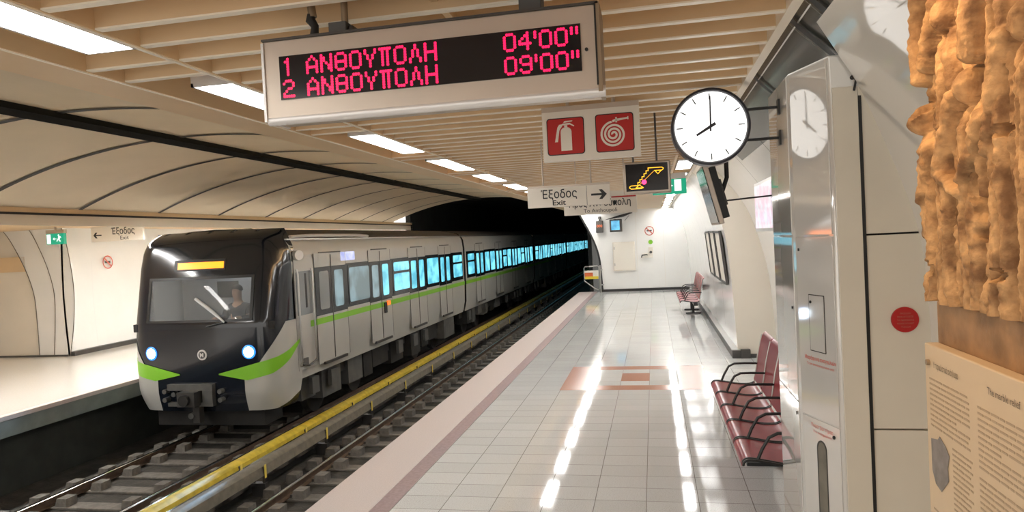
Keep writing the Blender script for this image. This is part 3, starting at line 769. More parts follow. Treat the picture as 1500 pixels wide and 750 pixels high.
# ------------------------------------------------------------------ pillar, wall panels
A = Vector((.79, 4.24, 0)); B = Vector((.92, 3.88, 0))
pil = thing('equipment_pillar', (.95, 4.4, 0), 'tall white enamel equipment pillar with cabinet doors carrying the clock', 'pillar')
m_ = MB()
pts = [(.79, 4.92), (.79, 4.24), (.92, 3.88), (1.06, 3.88), (1.06, 4.92)]
m_.extrude([(x, y, 0) for x, y in pts], (0, 0, 2.97), 'pillar')
m_.build('body', pil, bevel=.012)
u_ = (B-A).normalized()
def chf(m_): return m_.frame(A, u_, (0, 0, 1))   # u x v : normal
CH = (B-A).length
m_ = chf(MB()); n_ = u_.cross(Vector((0, 0, 1)))
SGN = 1 if n_.x < 0 else -1
def dline(m_, a0, b0, a1, b1, w=.004, m='joint', d=.0):
    if abs(a1-a0) > abs(b1-b0): m_.flat([(a0, b0-w/2), (a1, b1-w/2), (a1, b1+w/2), (a0, b0+w/2)], m, d, .0015)
    else: m_.flat([(a0-w/2, b0), (a0+w/2, b0), (a1+w/2, b1), (a1-w/2, b1)], m, d, .0015)
# doors on the chamfered face
def door_panel(name, b0, b1):
    m_ = chf(MB()); m_.flat([(.022, b0), (CH-.012, b0), (CH-.012, b1), (.022, b1)], 'pillar', 0, .006); return m_
up = door_panel('cabinet_door', 2.045, 2.955).build('cabinet_door', pil, bevel=.002)
m_ = door_panel('cabinet_door', 1.03, 2.035)
m_.flat([(.045, 1.955), (.060, 1.955), (.060, 1.972), (.045, 1.972)], 'black', .006, .004)
mid = m_.build('cabinet_door', pil, bevel=.002)
m_ = chf(MB()); a0, a1, b0, b1 = .135, .278, 1.405, 1.715
for q in ((a0, b0, a1, b0), (a0, b1, a1, b1), (a0, b0, a0, b1), (a1, b0, a1, b1)): dline(m_, *q, w=.005, d=.006)
m_.flat([(a0+.003, b0+.003), (a1-.003, b0+.003), (a1-.003, b1-.003), (a0+.003, b1-.003)], 'pillar', .006, .003)
m_.cyl(m_.P(.155, 1.675, .006), m_.P(.155, 1.675, .014), .008, 'black', 12); m_.build('hatch', mid)
m_ = chf(MB()); m_.text('Μικρόφωνο αναγγελιών', .031, .222, 1.352, 'redtext', d=.0075, width=.29, bold=.0004); m_.text('Train announcement unit', .022, .222, 1.322, 'redtext', d=.0075, width=.255)
m_.build('lettering', mid)['label'] = 'small red lettering'
m_ = door_panel('cabinet_door', .10, 1.022)
m_.cyl(m_.P(.325, .965, .006), m_.P(.325, .965, .014), .010, 'black', 12)
low = m_.build('cabinet_door', pil, bevel=.002)
m_ = chf(MB())
sl = [(.205+.045*math.cos(R(t)), .865+.050*math.sin(R(t))) for t in range(0, 181, 15)]+[(.160, .22), (.250, .22)]
m_.flat(sl, 'darksteel', .006, .003); sl2 = [(.205+(a-.205)*.82+.004, .54+(b_-.54)*.975) for a, b_ in sl]; m_.flat(sl2, 'greycover', .009, .001); m_.build('window_slot', low)
m_ = chf(MB()); m_.text('Πυροσβεστήρες', .030, .215, .975, 'redtext', d=.0075, width=.20); m_.text('Fire extinguishers', .022, .215, .945, 'redtext', d=.0075, width=.165)
m_.build('lettering', low)['label'] = 'small red lettering'
MB().box(.935, 1.056, 3.872, 3.881, .02, 2.80, 'panelcream').build('warm_overlay', pil, bevel=.002)  # added overlay, warm light on this face painted in tan
# track-facing side of the pillar: seams and a triangular corner plate
m_ = MB(); m_.frame((.79, 4.24, 0), (0, 1, 0), (0, 0, 1))
m_.box(.784, .79, 4.28, 4.90, 2.045, 2.955, 'pillar'); m_.box(.784, .79, 4.28, 4.90, 1.08, 2.035, 'pillar'); m_.box(.784, .79, 4.28, 4.90, .10, 1.072, 'pillar')
m_.cyl((.784, 4.33, 1.62), (.776, 4.33, 1.62), .008, 'black', 10); m_.cyl((.784, 4.32, 1.0), (.776, 4.32, 1.0), .010, 'steel', 10)
m_.build('side_panel', pil, bevel=.002)
# near facing panel with the red disc
wp = MB(); wp.box(1.06, 1.36, 3.88, 3.95, 0, 1.02, 'panelcream'); wp.box(1.06, 1.36, 3.88, 3.95, 1.03, 2.03, 'panelcream')
qq = [(1.075, 2.04)]+[(x, z) for x, z in P3 if 2.04 < z < 2.76]; qq = [(1.36, 2.04)]+[(x+.04, z) for x, z in P3 if z > 2.06 and z < 2.80]+[(1.06, 2.80), (1.06, 2.04)]
wp.extrude([(x, 3.88, z) for x, z in qq], (0, .07, 0), 'panelcream'); wp.box(1.06, 1.36, 3.95, 4.0, 0, 2.7, 'joint')
wp.box(1.055, 1.072, 3.872, 3.90, 0, 2.75, 'black')
struct('wall_panel', wp, loc=(0, 0, 0))
hk = MB(); hk.tube([(1.035, 3.88, 2.845), (1.035, 3.868, 2.845), (1.048, 3.862, 2.83), (1.042, 3.862, 2.80), (1.036, 3.862, 2.775)], .006, 'black', 8); hk.cyl((1.035, 3.88, 2.845), (1.035, 3.874, 2.845), .012, 'black', 10)
tag(hk.build('wall_hook'), 'tiny black hook on the upper edge of the pillar face', 'hook')
ds = thing('warning_disc', (1.239, 3.875, 1.593), 'round red disc with faint lettering on the tan wall panel', 'sign')
MB().cyl((1.239, 3.881, 1.593), (1.239, 3.868, 1.593), .065, 'discred', 40).build('disc', ds, bevel=.002)
m_ = MB().frame((1.239, 3.8675, 1.593), (1, 0, 0), (0, 0, 1))
for i_, (s_, w_) in enumerate((('ΠΡΟΣΟΧΗ', .05), ('ΜΗΝ ΑΓΓΙΖΕΤΕ', .075), ('ΤΑ ΕΚΘΕΜΑΤΑ', .08), ('PLEASE DO NOT', .078), ('TOUCH', .045))): m_.text(s_, .012, 0, .028-.017*i_, 'disctext', width=w_)
m_.build('lettering', ds)

# stone relief display
sd = MB()
FIGS = ((2.265, .075, 2.36, .3), (2.135, .062, 2.62, -.12), (1.985, .085, 2.40, .15), (1.835, .07, 2.66, -.2), (1.69, .08, 2.48, .1), (1.54, .08, 2.7, 0), (1.38, .09, 2.5, 0), (1.24, .08, 2.65, 0))
ARMS = ((2.20, 2.30, 2.28, 2.16, .026), (2.06, 2.42, 2.14, 2.22, .024), (2.14, 2.22, 2.02, 2.16, .022), (1.90, 2.34, 2.00, 2.20, .026), (1.78, 2.50, 1.88, 2.26, .024), (2.24, 2.55, 2.12, 2.72, .022), (1.96, 2.52, 1.90, 2.74, .03), (2.29, 2.52, 2.30, 2.90, .02))
HOLES = ((2.285, 1.99, .060, .020), (2.24, 1.95, .03, .014), (1.945, 2.185, .055, .014), (1.93, 2.12, .030, .018), (1.915, 2.06, .018, .034), (2.27, 2.44, .045, .022), (2.05, 2.62, .028, .016), (1.84, 1.96, .018, .040), (1.80, 2.30, .016, .030), (2.20, 2.07, .05, .009), (2.075, 2.08, .07, .009), (1.77, 2.08, .06, .010), (2.11, 2.80, .04, .012), (1.72, 2.25, .06, .012), (1.76, 2.72, .04, .022))
def fig(y, z):
    """height of the carving at (y,z): robed figures, arms, drapery folds, drill holes"""
    wp = .020*noise.noise(Vector((y*5, z*5, 2)))+.004*noise.noise(Vector((y*13, z*12, 5)))
    y = y+wp; z = z+.6*wp
    rg = 1-abs(noise.noise(Vector((y*19, z*4.2, 11))))*2.2; rg2 = 1-abs(noise.noise(Vector((y*38+z*9, z*9, 21))))*2
    h = .014+.036*max(0, rg)+.006*max(0, rg2)
    for cy, w_, top, ln_ in FIGS:
        c = cy+ln_*(z-2.2)*.25; d = (y-c)/(w_*(1.12-.25*max(0, z-1.9)))
        if abs(d) < 1 and z < top:
            e_ = math.sqrt(1-d*d)*min(1, math.sqrt(max(0, (top-z)/.07)))
            fold = abs(math.sin((y-c)*62/(w_/.075)+5*(z-2.1)*(1 if ln_ > 0 else -1)+1.6*noise.noise(Vector((y*7, z*5, cy)))))
            h = max(h, .035+.052*e_-.046*(1-fold)**2.2)
        hd = ((y-c)/.036)**2+((z-top-.035)/.052)**2
        if hd < 1: h = max(h, .045+.055*math.sqrt(1-hd))
    for ya, za, yb, zb, r_ in ARMS:
        vy, vz = yb-ya, zb-za; t = max(0, min(1, ((y-ya)*vy+(z-za)*vz)/(vy*vy+vz*vz)))
        q = math.hypot(y-ya-vy*t, z-za-vz*t)/(r_*(1.15-.4*t))
        if q < 1: h = max(h, .065+.034*math.sqrt(1-q*q))
    for hy, hz, hr, hv in HOLES:
        e_ = ((y-hy)/hv)**2+((z-hz)/hr)**2
        if e_ < 1: h -= .075*(1-e_)**.6
    h += .006*noise.noise(Vector((y*30, z*14, 4)))-.022*max(0, noise.noise(Vector((y*45, z*30, 14)))-.28)+.005*noise.noise(Vector((y*80, z*70, 7)))
    return h
Y0, Y1, Z0, Z1 = 1.15, 2.34, 1.86, 2.99
def stone_p(u, v):
    y = Y0+(Y1-Y0)*u; z = Z0+(Z1-Z0)*v
    ed = min(1, (Y1-y)/.05); el = .012*noise.noise(Vector((z*9, 3, 2)))+.008*noise.noise(Vector((z*30, 5, 2)))+.04*math.exp(-((z-2.33)/.13)**2)
    yy = y+el*max(0, (y-2.1)/.24) if y > 2.1 else y
    zz = z+(.012*noise.noise(Vector((y*12, 0, 3))) if v == 0 else 0)
    return Vector((.868-fig(y, z)*(.45+.55*max(0, ed)), yy, zz))
sd.grid(stone_p, 240, 240, 'stone')
rim = [stone_p(i/240, 0) for i in range(241)]+[stone_p(1, i/240) for i in range(1, 241)]+[stone_p(1-i/240, 1) for i in range(1, 241)]+[stone_p(0, 1-i/240) for i in range(1, 240)]
n = len(rim); sd.add(rim+[Vector((.95, p.y, p.z)) for p in rim], [(i, (i+1) % n, n+(i+1) % n, n+i) for i in range(n)]+[list(range(n, 2*n))], 'stone')
tag(sd.build('stone_relief', loc=(.9, 1.75, 1.86), smooth=60), 'carved tan stone relief slab with draped figures, upper right beside the pillar', 'relief')
pb = MB()
pb.box(.836, 1.30, 1.05, 2.335, 0, 1.852, 'marble')
tag(pb.build('display_plinth', bevel=.006), 'brown marble plinth under the carved stone relief', 'plinth')
ip = thing('information_panel', (.80, 1.75, .60), 'tan printed information board below the stone relief, lower right corner', 'sign')
MB().box(.795, .835, 1.10, 2.325, .62, 1.725, 'infop').build('board', ip, bevel=.004)
MB().cyl((.796, 2.29, 1.67), (.786, 2.29, 1.67), .009, 'tanmetal', 12).build('screw', ip)
m_ = MB().frame((.794, 2.325, 1.725), (0, -1, 0), (0, 0, 1)); rn = random.Random(5)
def lines(a0, a1, b0, nl, dz=.0155):
    for i in range(nl):
        a = a0
        end = a1 if (i+1) % 7 else a0+(a1-a0)*rn.uniform(.4, .8)
        while a < end-.01:
            w_ = min(end-a, rn.uniform(.018, .055)); m_.flat([(a, b0-i*dz), (a+w_, b0-i*dz), (a+w_, b0-i*dz+.0055), (a, b0-i*dz+.0055)], 'infotext', 0, .0006); a += w_+.006
lines(.035, .30, -.105, 10); lines(.185, .31, -.275, 14); lines(.035, .31, -.50, 12, .017); lines(.035, .31, -.73, 9); lines(.35, .60, -.115, 11); lines(.35, .60, -.30, 34)
lines(.66, .9, -.115, 45)
m_.build('text_block', ip)['kind'] = 'stuff'
m_ = MB().frame((.794, 2.325, 1.725), (0, -1, 0), (0, 0, 1)); m_.text('Υστεροκλασικό ανάγλυφο', .026, .07, -.065, 'infoink', 'LEFT', width=.17); m_.build('heading', ip); m_ = MB().frame((.794, 2.325, 1.725), (0, -1, 0), (0, 0, 1)); m_.text('The marble relief', .026, .41, -.065, 'infoink', 'LEFT', width=.16); m_.build('heading', ip)
m_ = MB().frame((.7935, 2.325, 1.725), (0, -1, 0), (0, 0, 1)); m_.flat([(.035, -.285), (.085, -.275), (.10, -.262), (.14, -.28), (.165, -.30), (.15, -.34), (.155, -.375), (.10, -.425), (.06, -.415), (.036, -.38)], 'greyphoto', 0, .001); m_.build('picture', ip)
spot('raking_fill_spot', (.42, 2.05, 2.93), (.82, 2.0, 2.1), 12, (1, .66, .36), 100, .9, .025)  # added unseen spot that rakes shadows across the carving
spot('relief_spotlight', (-.35, 1.5, 2.93), (.9, 2.1, 2.2), SPOT_RELIEF, (1, .66, .36), 75, .9, .04)
sl2_ = thing('spotlight', (.42, 2.05, 2.95), 'small added ceiling spotlight right above the stone relief, above the view', 'light')
MB().cyl((.42, 2.05, 2.955), (.42, 2.05, 3.03), .04, 'black', 20).build('housing', sl2_)
sl_ = thing('spotlight', (-.35, 1.5, 2.93), 'small ceiling spotlight aimed at the stone relief, above the view', 'light')
MB().cyl((-.36, 1.48, 2.95), (-.36, 1.48, 3.03), .05, 'black', 20).build('housing', sl_)

# ------------------------------------------------------------------ clock
ck = thing('station_clock', (.372, 4.5, 2.733), 'round white station clock showing eight, bracketed to the white pillar', 'clock')
CC = Vector((.372, 4.5, 2.733))
m_ = MB(); ring = []
for i in range(64):
    pass
def ringpts(r, y): return [CC+Vector((r*math.cos(2*math.pi*i/64), y, r*math.sin(2*math.pi*i/64))) for i in range(64)]
prof = [(.214, -.052), (.222, -.062), (.236, -.058), (.238, -.02), (.238, .02), (.236, .058), (.222, .062), (.214, .052)]
vs = [p for r_, y_ in prof for p in ringpts(r_, y_)]; k = len(prof)
m_.add(vs, [(a*64+i, a*64+(i+1) % 64, (a+1) % k*64+(i+1) % 64, (a+1) % k*64+i) for a in range(k) for i in range(64)], 'rim'); m_.build('rim', ck)
for sy in (-1, 1):
    m_ = MB(); m_.poly(ringpts(.216, sy*.050), 'clockface'); m_.poly(ringpts(.216, sy*.046), 'clockface'); m_.build('clock_face', ck)
    ux = Vector((-sy, 0, 0))
    dsg = 1 if ux.cross(Vector((0, 0, 1))).y*sy > 0 else -1
    for h in range(12):
        t = R(h*30); c_, s_ = math.sin(t), math.cos(t); w_ = .0035
        m_ = MB().frame(CC+Vector((0, sy*.0505, 0)), ux, (0, 0, 1))
        m_.flat([(c_*.165-s_*w_, s_*.165+c_*w_), (c_*.203-s_*w_, s_*.203+c_*w_), (c_*.203+s_*w_, s_*.203-c_*w_), (c_*.165+s_*w_, s_*.165-c_*w_)], 'undergrey', 0, .001*dsg)
        m_.build('hour_mark', ck)
    for nm, t, L_, bk, w_ in (('hour_hand', 240, .098, .035, .0095), ('minute_hand', 1, .186, .03, .0055)):
        m_ = MB().frame(CC+Vector((0, sy*.0525, 0)), ux, (0, 0, 1)); t = R(t); c_, s_ = math.sin(t), math.cos(t)
        m_.flat([(-c_*bk-s_*w_, -s_*bk+c_*w_), (c_*L_-s_*w_*.7, s_*L_+c_*w_*.7), (c_*L_+s_*w_*.7, s_*L_-c_*w_*.7), (-c_*bk+s_*w_, -s_*bk-c_*w_)], 'rim', (.001 if nm[0] == 'h' else .003)*dsg, .002*dsg); m_.build(nm, ck)
m_ = MB()
for z in (2.826, 2.640): m_.cyl((CC.x+.20, 4.5, z), (.775, 4.5, z), .009, 'black', 12); m_.box(.772, .784, 4.475, 4.525, z-.045, z+.045, 'black')
m_.build('bracket', ck)

# ------------------------------------------------------------------ led train indicator
ld = thing('led_departure_board', (-.78, 2.46, 2.58), 'large hanging grey board with pink red led departure times', 'sign')
m_ = MB(); x0, x1, y0, y1, z0, z1 = -1.402, -.158, 2.40, 2.56, 2.592, 2.887
m_.box(x0, x1, y0, y1, z0, z1, 'alu'); m_.build('housing', ld, bevel=.004)
m_ = MB(); m_.strip([(0, 0)], 0, 1, 'alu') if False else None
m_.tube([(x0, y0+.018, z0+.002), (x1+.02, y0+.018, z0+.002)], .020, 'alulight', 12); m_.box(x0-.008, x0+.002, y0-.006, y1+.006, z0-.005, z1-.006, 'alulight'); m_.box(x1-.002, x1+.012, y0-.008, y1+.006, z0-.002, z1+.005, 'tanmetal'); m_.box(x0-.004, x1+.008, y0-.008, y1+.006, z1-.001, z1+.007, 'darksteel')
m_.box(x1-.006, x1+.0, y0-.010, y0+.0, z0+.02, z1, 'black')
m_.build('edge_trim', ld)
MB().box(-1.338, -.213, 2.394, 2.402, 2.664, 2.825, 'screenblk').build('display_panel', ld)
m_ = MB().cyl((-.195, 2.402, 2.735), (-.195, 2.392, 2.735), .006, 'black', 12); m_.build('sensor', ld)
GL = {'Α': ['00100', '01010', '10001', '10001', '11111', '10001', '10001'], 'Ν': ['10001', '11001', '11001', '10101', '10011', '10011', '10001'],
 'Θ': ['01110', '10001', '10001', '11111', '10001', '10001', '01110'], 'Ο': ['01110', '10001', '10001', '10001', '10001', '10001', '01110'],
 'Υ': ['10001', '10001', '01010', '01010', '00100', '00100', '00100'], 'Π': ['11111', '01010', '01010', '01010', '01010', '01010', '01010'],
 'Λ': ['00100', '00100', '01010', '01010', '01010', '10001', '10001'], 'Η': ['10001', '10001', '10001', '11111', '10001', '10001', '10001'],
 '0': ['01110', '10001', '10001', '10001', '10001', '10001', '01110'], '4': ['00010', '00110', '01010', '10010', '11111', '00010', '00010'],
 '9': ['01110', '10001', '10001', '01111', '00001', '10001', '01110'], '1': ['0010', '0110', '0010', '0010', '0010', '0010', '0010'], '2': ['01110', '10001', '00001', '00110', '01000', '10000', '11111'],
 "'": ['1', '1', '1', '0', '0', '0', '0'], '"': ['101', '101', '101', '000', '000', '000', '000']}
def ledtext(m_, s, x, ztop, p):
    for ch in s:
        g = GL[ch]
        for r_ in range(7):
            for c_ in range(len(g[0])):
                if g[r_][c_] == '1':
                    cx, cz = x+c_*p, ztop-r_*p*1.0; q = p*.60
                    m_.poly([(cx+q*math.cos(R(a+22.5)), 2.3935, cz+q*math.sin(R(a+22.5))) for a in range(0, 360, 45)], 'led')
        x += (len(g[0])+1)*p
p = .0094
for row, (no, mins) in enumerate((('1', "04'00\""), ('2', "09'00\""))):
    zt = 2.812-row*.0805
    for s_, x_, p_ in ((no, -1.322, p), ('ΑΝΘΟΥΠΟΛΗ', -1.225, p*1.015), (mins, -.478, p*.96)):
        m_ = MB(); ledtext(m_, s_, x_, zt, p_); m_.build('led_lettering', ld)['label'] = 'glowing pink red dot lettering'
m_ = MB(); m_.cyl((-1.105, 2.48, 2.92), (-1.105, 2.48, 3.19), .013, 'tanmetal', 12); m_.box(-1.155, -1.085, 2.44, 2.52, 2.885, 2.945, 'undergrey'); m_.box(-1.085, -1.065, 2.46, 2.52, 2.885, 2.932, 'darksteel'); m_.build('hanger', ld, bevel=.003)
m_ = MB(); m_.box(-.43, -.35, 2.44, 2.52, 2.885, 3.19, 'undergrey'); m_.build('hanger', ld, bevel=.003)
m_ = MB(); m_.tube([(-1.235, 2.48, 3.19), (-1.24, 2.48, 3.03), (-1.235, 2.48, 2.985)], .016, 'tanmetal', 10); m_.tube([(-1.24, 2.48, 2.995), (-1.245, 2.48, 2.975), (-1.228, 2.48, 2.95), (-1.232, 2.48, 2.92), (-1.222, 2.48, 2.885)], [.016, .019, .015, .017, .013], 'cable', 10); m_.build('cable', ld)

# ------------------------------------------------------------------ hanging signs
fs = thing('fire_equipment_sign', (-.375, 4.6, 2.6), 'hanging cream sign with red extinguisher and hose reel pictograms', 'sign')
m_ = MB(); m_.box(-.692, -.055, 4.6, 4.66, 2.602, 2.93, 'signwhite'); m_.box(-.692, -.055, 4.6, 4.66, 2.93, 2.965, 'alu'); m_.build('board', fs, bevel=.003)
MB().cyl((-.22, 4.63, 2.96), (-.22, 4.63, 3.19), .012, 'alu', 12).build('hanger', fs)
MB().cyl((-.52, 4.63, 2.96), (-.52, 4.63, 3.19), .012, 'alu', 12).build('hanger', fs)
def fsq(cx): return MB().frame((cx, 4.5985, 2.765), (1, 0, 0), (0, 0, 1))
m_ = fsq(-.538); m_.flat(rr(-.124, .124, -.122, .122, .02), 'black', 0, .001); m_.flat(rr(-.118, .118, -.116, .116, .017), 'signred', .001, .001)
w = 'signwhite'
m_.flat([(-.032, -.095), (.040, -.095), (.040, .03)]+[(.004+.036*math.cos(R(t)), .03+.03*math.sin(R(t))) for t in range(0, 181, 20)]+[(-.032, .03)], w, .002, .001)
m_.flat([(-.006, .06), (.014, .06), (.014, .072), (-.006, .072)], w, .002, .001)
m_.flat([(-.02, .072), (.03, .075), (.058, .06), (.060, .066), (.03, .086), (-.02, .083)], w, .002, .001); m_.flat([(-.012, .088), (.045, .094), (.050, .100), (-.004, .100)], w, .002, .001)
m_.flat([(-.02, .080), (-.04, .078), (-.052, .06), (-.072, -.035), (-.052, -.035), (-.040, .04), (-.02, .068)], w, .002, .001); m_.build('extinguisher_pictogram', fs)
m_ = fsq(-.217); m_.flat(rr(-.124, .124, -.124, .124, .02), 'black', 0, .001); m_.flat(rr(-.118, .118, -.118, .118, .017), 'signred', .001, .001)
sp = [(-.005+(.012+.078*t/1260)*math.cos(R(t-180)), -.02+(.012+.078*t/1260)*math.sin(R(-t))) for t in range(0, 1351, 15)]
sp = []
for t in range(0, 1171, 12):
    r_ = .008+.075*t/1170; a_ = R(90+1170-t) ; sp.append((-.008+r_*math.cos(a_), -.012+r_*math.sin(a_)))
sp = sp[::-1]
wdt = .0068
Lf = []; Rt = []
for i in range(len(sp)):
    a_ = Vector(sp[max(0, i-1)]); b_ = Vector(sp[min(len(sp)-1, i+1)]); t_ = (b_-a_).normalized(); n_ = Vector((-t_.y, t_.x)); Lf.append(Vector(sp[i])+n_*wdt); Rt.append(Vector(sp[i])-n_*wdt)
for i in range(len(sp)-1): m_.add([m_.P(*Lf[i], .003), m_.P(*Lf[i+1], .003), m_.P(*Rt[i+1], .003), m_.P(*Rt[i], .003)], [(0, 1, 2, 3)], w)
m_.flat([(-.012, .066), (.012, .072), (.085, .083), (.085, .092), (.012, .088), (-.012, .080)], w, .002, .001); m_.flat([(.008, .064), (.018, .064), (.018, .098), (.008, .098)], w, .002, .001); m_.flat([(.085, .078), (.092, .078), (.092, .098), (.085, .098)], w, .002, .001)
m_.build('hose_reel_pictogram', fs)

es = thing('escalator_display', (-.03, 5.5, 2.4), 'small hanging led display with an amber escalator pictogram and a red dot', 'sign')
m_ = MB(); m_.box(-.212, .152, 5.50, 5.58, 2.405, 2.655, 'alu'); m_.build('housing', es, bevel=.012)
MB().box(-.190, .130, 5.496, 5.502, 2.428, 2.638, 'screenblk').build('display_panel', es)
m_ = MB()
for x in (-.13, .05): m_.cyl((x, 5.54, 2.65), (x, 5.54, 3.19), .008, 'darksteel', 10)
m_.build('hanger', es)
m_ = MB().frame((-.03, 5.4955, 2.533), (1, 0, 0), (0, 0, 1))
def ln(pts, w=.0028, m='ledamber', closed=False):
    q = pts+[pts[0]] if closed else pts
    for (ax, ay), (bx, by) in zip(q, q[1:]):
        t_ = Vector((bx-ax, by-ay)).normalized(); n_ = Vector((-t_.y, t_.x))*w; e_ = t_*w
        m_.flat([(ax-e_.x+n_.x, ay-e_.y+n_.y), (bx+e_.x+n_.x, by+e_.y+n_.y), (bx+e_.x-n_.x, by+e_.y-n_.y), (ax-e_.x-n_.x, ay-e_.y-n_.y)], m, 0, .001)
stp = [(-.070, -.060)]; x, z = -.070, -.060
for i in range(6): z += .0215; stp.append((x, z)); x += .0165; stp.append((x, z))
st = [(-.128, -.060)]+stp+[(.110, .075), (.122, .072), (.126, .062), (.118, .054), (.104, .052), (.046, .052)]
ln([(-.122, -.062), (-.134, -.070), (-.134, -.078), (-.122, -.086), (-.045, -.086), (-.030, -.080)]); ln([(-.122, -.062), (-.072, -.062)])
ln(stp+[(.04, .069), (.115, .069), (.126, .062), (.126, .054), (.115, .046), (.062, .046)])
ln([(-.030, -.080), (-.060, -.058), (-.085, -.080)], closed=True); ln([(.062, .046), (.085, .020), (.112, .046)], closed=True); ln([(-.055, -.055), (.060, .048)], .0012)
m_.build('escalator_pictogram', es)
m_ = MB().frame((-.03, 5.4955, 2.533), (1, 0, 0), (0, 0, 1)); m_.flat([(-.022+.019*math.cos(R(t)), -.038+.019*math.sin(R(t))) for t in range(0, 360, 20)], 'ledpink', .001, .001); m_.build('stop_dot', es)

def hang(t, xs, y, z, z1=3.19, m='alu'):
    for x in xs: MB().cyl((x, y, z), (x, y, z1), .008, m, 10).build('hanger', t)
xs_ = thing('exit_sign', (-.765, 6.5, 2.385), 'hanging white sign reading Exit with a black arrow pointing right', 'sign')
m_ = MB(); m_.box(-1.150, -.378, 6.5, 6.55, 2.388, 2.572, 'signwhite'); m_.box(-1.150, -.378, 6.5, 6.55, 2.572, 2.592, 'alu'); m_.box(-.592, -.588, 6.498, 6.5, 2.39, 2.57, 'undergrey'); m_.build('board', xs_, bevel=.003)
hang(xs_, (-1.0, -.55), 6.525, 2.59)
m_ = MB().frame((-.85, 6.498, 2.39), (1, 0, 0), (0, 0, 1)); m_.text('Έξοδος', .112, 0, .080, 'lettering', width=.34, bold=.0012); m_.text('Exit', .068, 0, .014, 'lettering', width=.125, bold=.0012)
m_.build('lettering', xs_)
def arrow(m_, cx, cz, L_, dr=1, m='lettering'):
    h = L_/2; s = h*.62; q = [(-1, -.13), (.35, -.13), (.0, -.62), (.42, -.62), (1, 0), (.42, .62), (0, .62), (.35, .13), (-1, .13)]
    pts = [(cx+dr*a*h, cz+b_*h) for a, b_ in q]
    m_.flat(pts if dr > 0 else pts[::-1], m, 0, .0015)
m_ = MB().frame((-.477, 6.498, 2.482), (1, 0, 0), (0, 0, 1)); arrow(m_, 0, 0, .145); m_.build('arrow', xs_)
at = thing('direction_sign', (-.58, 8, 2.345), 'white sign reading To Anthoupoli with a red bar, behind the exit sign', 'sign')
m_ = MB(); m_.box(-.995, -.166, 8, 8.05, 2.345, 2.60, 'signwhite'); m_.build('board', at, bevel=.003); hang(at, (-.85, -.3), 8.025, 2.6)
m_ = MB().frame((-.58, 7.998, 2.35), (1, 0, 0), (0, 0, 1)); m_.text('Προς Ανθούπολη', .105, -.005, .085, 'lettering', width=.70, bold=.001); m_.text('To Anthoupoli', .060, -.0, .018, 'lettering', width=.38); m_.build('lettering', at)
m_ = MB().frame((-.58, 7.998, 2.35), (1, 0, 0), (0, 0, 1)); m_.flat([(.13, .172), (.405, .172), (.405, .188), (.13, .188)], 'signred', 0, .0015); m_.build('red_bar', at)
def runner(m_, k=1):
    m_.flat([(-.02*k+.018*math.cos(R(t)), .075+.018*math.sin(R(t))) for t in range(0, 360, 30)], 'exitwhite', .001, .001)
    m_.flat([(-.03*k, .055), (.02*k, .055), (.05*k, .02), (.02*k, .02), (.0, -.01), (.03*k, -.06), (.0, -.06), (-.03*k, -.02), (-.06*k, -.06), (-.08*k, -.05), (-.03*k, .02)][::(1 if k > 0 else -1)], 'exitwhite', .001, .001)
gx = thing('emergency_exit_sign', (.2, 9, 2.58), 'green lit emergency exit sign hanging right of the escalator display', 'sign')
m_ = MB(); m_.box(.015, .43, 9, 9.06, 2.575, 2.60, 'exitgreen'); m_.box(.10, .43, 9, 9.06, 2.60, 2.765, 'exitgreen'); m_.box(.015, .43, 9.0, 9.06, 2.765, 2.83, 'alulight'); m_.build('housing', gx)
m_ = MB().frame((.33, 8.998, 2.68), (1, 0, 0), (0, 0, 1)); m_.flat([(-.045, -.07), (.04, -.07), (.04, .075), (-.045, .075)], 'exitwhite', 0, .001); m_.flat([(-.10, -.02), (-.06, .0), (-.10, .02)], 'exitwhite', 0, .001); m_.build('pictogram', gx)
hang(gx, (.22,), 9.03, 2.83)

# hanging tilted monitor beside the alcove
tv = thing('hanging_monitor', (.56, 7.1, 2.15), 'dark flat monitor seen edge on, hanging tilted below the clock', 'monitor')
t0 = Vector((.485, 7.05, 2.71)); t1 = Vector((.62, 7.05, 2.15)); dv = (t1-t0)/2; cc = (t0+t1)/2; dn = Vector((-.97, 0, -.235)); 
m_ = MB(); m_.obox(cc, dv, (0, .45, 0), -dn*.022, 'alu'); m_.build('frame', tv, bevel=.006)
m_ = MB(); m_.obox(cc+dn*.024, dv*.92, (0, .42, 0), dn*.004, 'screenblk'); m_.build('screen', tv)
m_ = MB(); m_.obox(cc-dn*.055, dv*.85, (0, .38, 0), dn*.035, 'black'); m_.obox(cc-dn*.11, dv*.45, (0, .10, 0), dn*.025, 'darksteel'); m_.build('back_cover', tv, bevel=.006)
m_ = MB(); m_.tube([cc-dn*.12, (.72, 7.05, 2.6), (.72, 7.05, 3.1)], .022, 'black', 10); m_.tube([cc-dn*.10+Vector((0, 0, -.08)), (1.48, 7.05, 2.42)], .008, 'black', 8); m_.build('bracket', tv)
# lit poster box on the alcove wall
def p2x(z):
    for (xa, za), (xb, zb) in zip(P2, P2[1:]):
        if za <= z <= zb: return xa+(xb-xa)*(z-za)/(zb-za)
lb = thing('lightbox_poster', (1.5, 10, 2.05), 'lit advertising poster box on the alcove wall left of the pillar', 'poster')
m_ = MB(); y0 = 8.1; m_.extrude([(1.30, y0, 2.05), (1.30, y0, 2.66), (p2x(2.66)-.01, y0, 2.66), (p2x(2.35)-.01, y0, 2.35), (p2x(2.05)-.01, y0, 2.05)], (0, 1.35, 0), 'alulight'); m_.build('frame', lb, bevel=.004)
m_ = MB().box(1.294, 1.301, y0+.04, y0+1.31, 2.09, 2.62, 'ad'); m_.build('poster', lb)
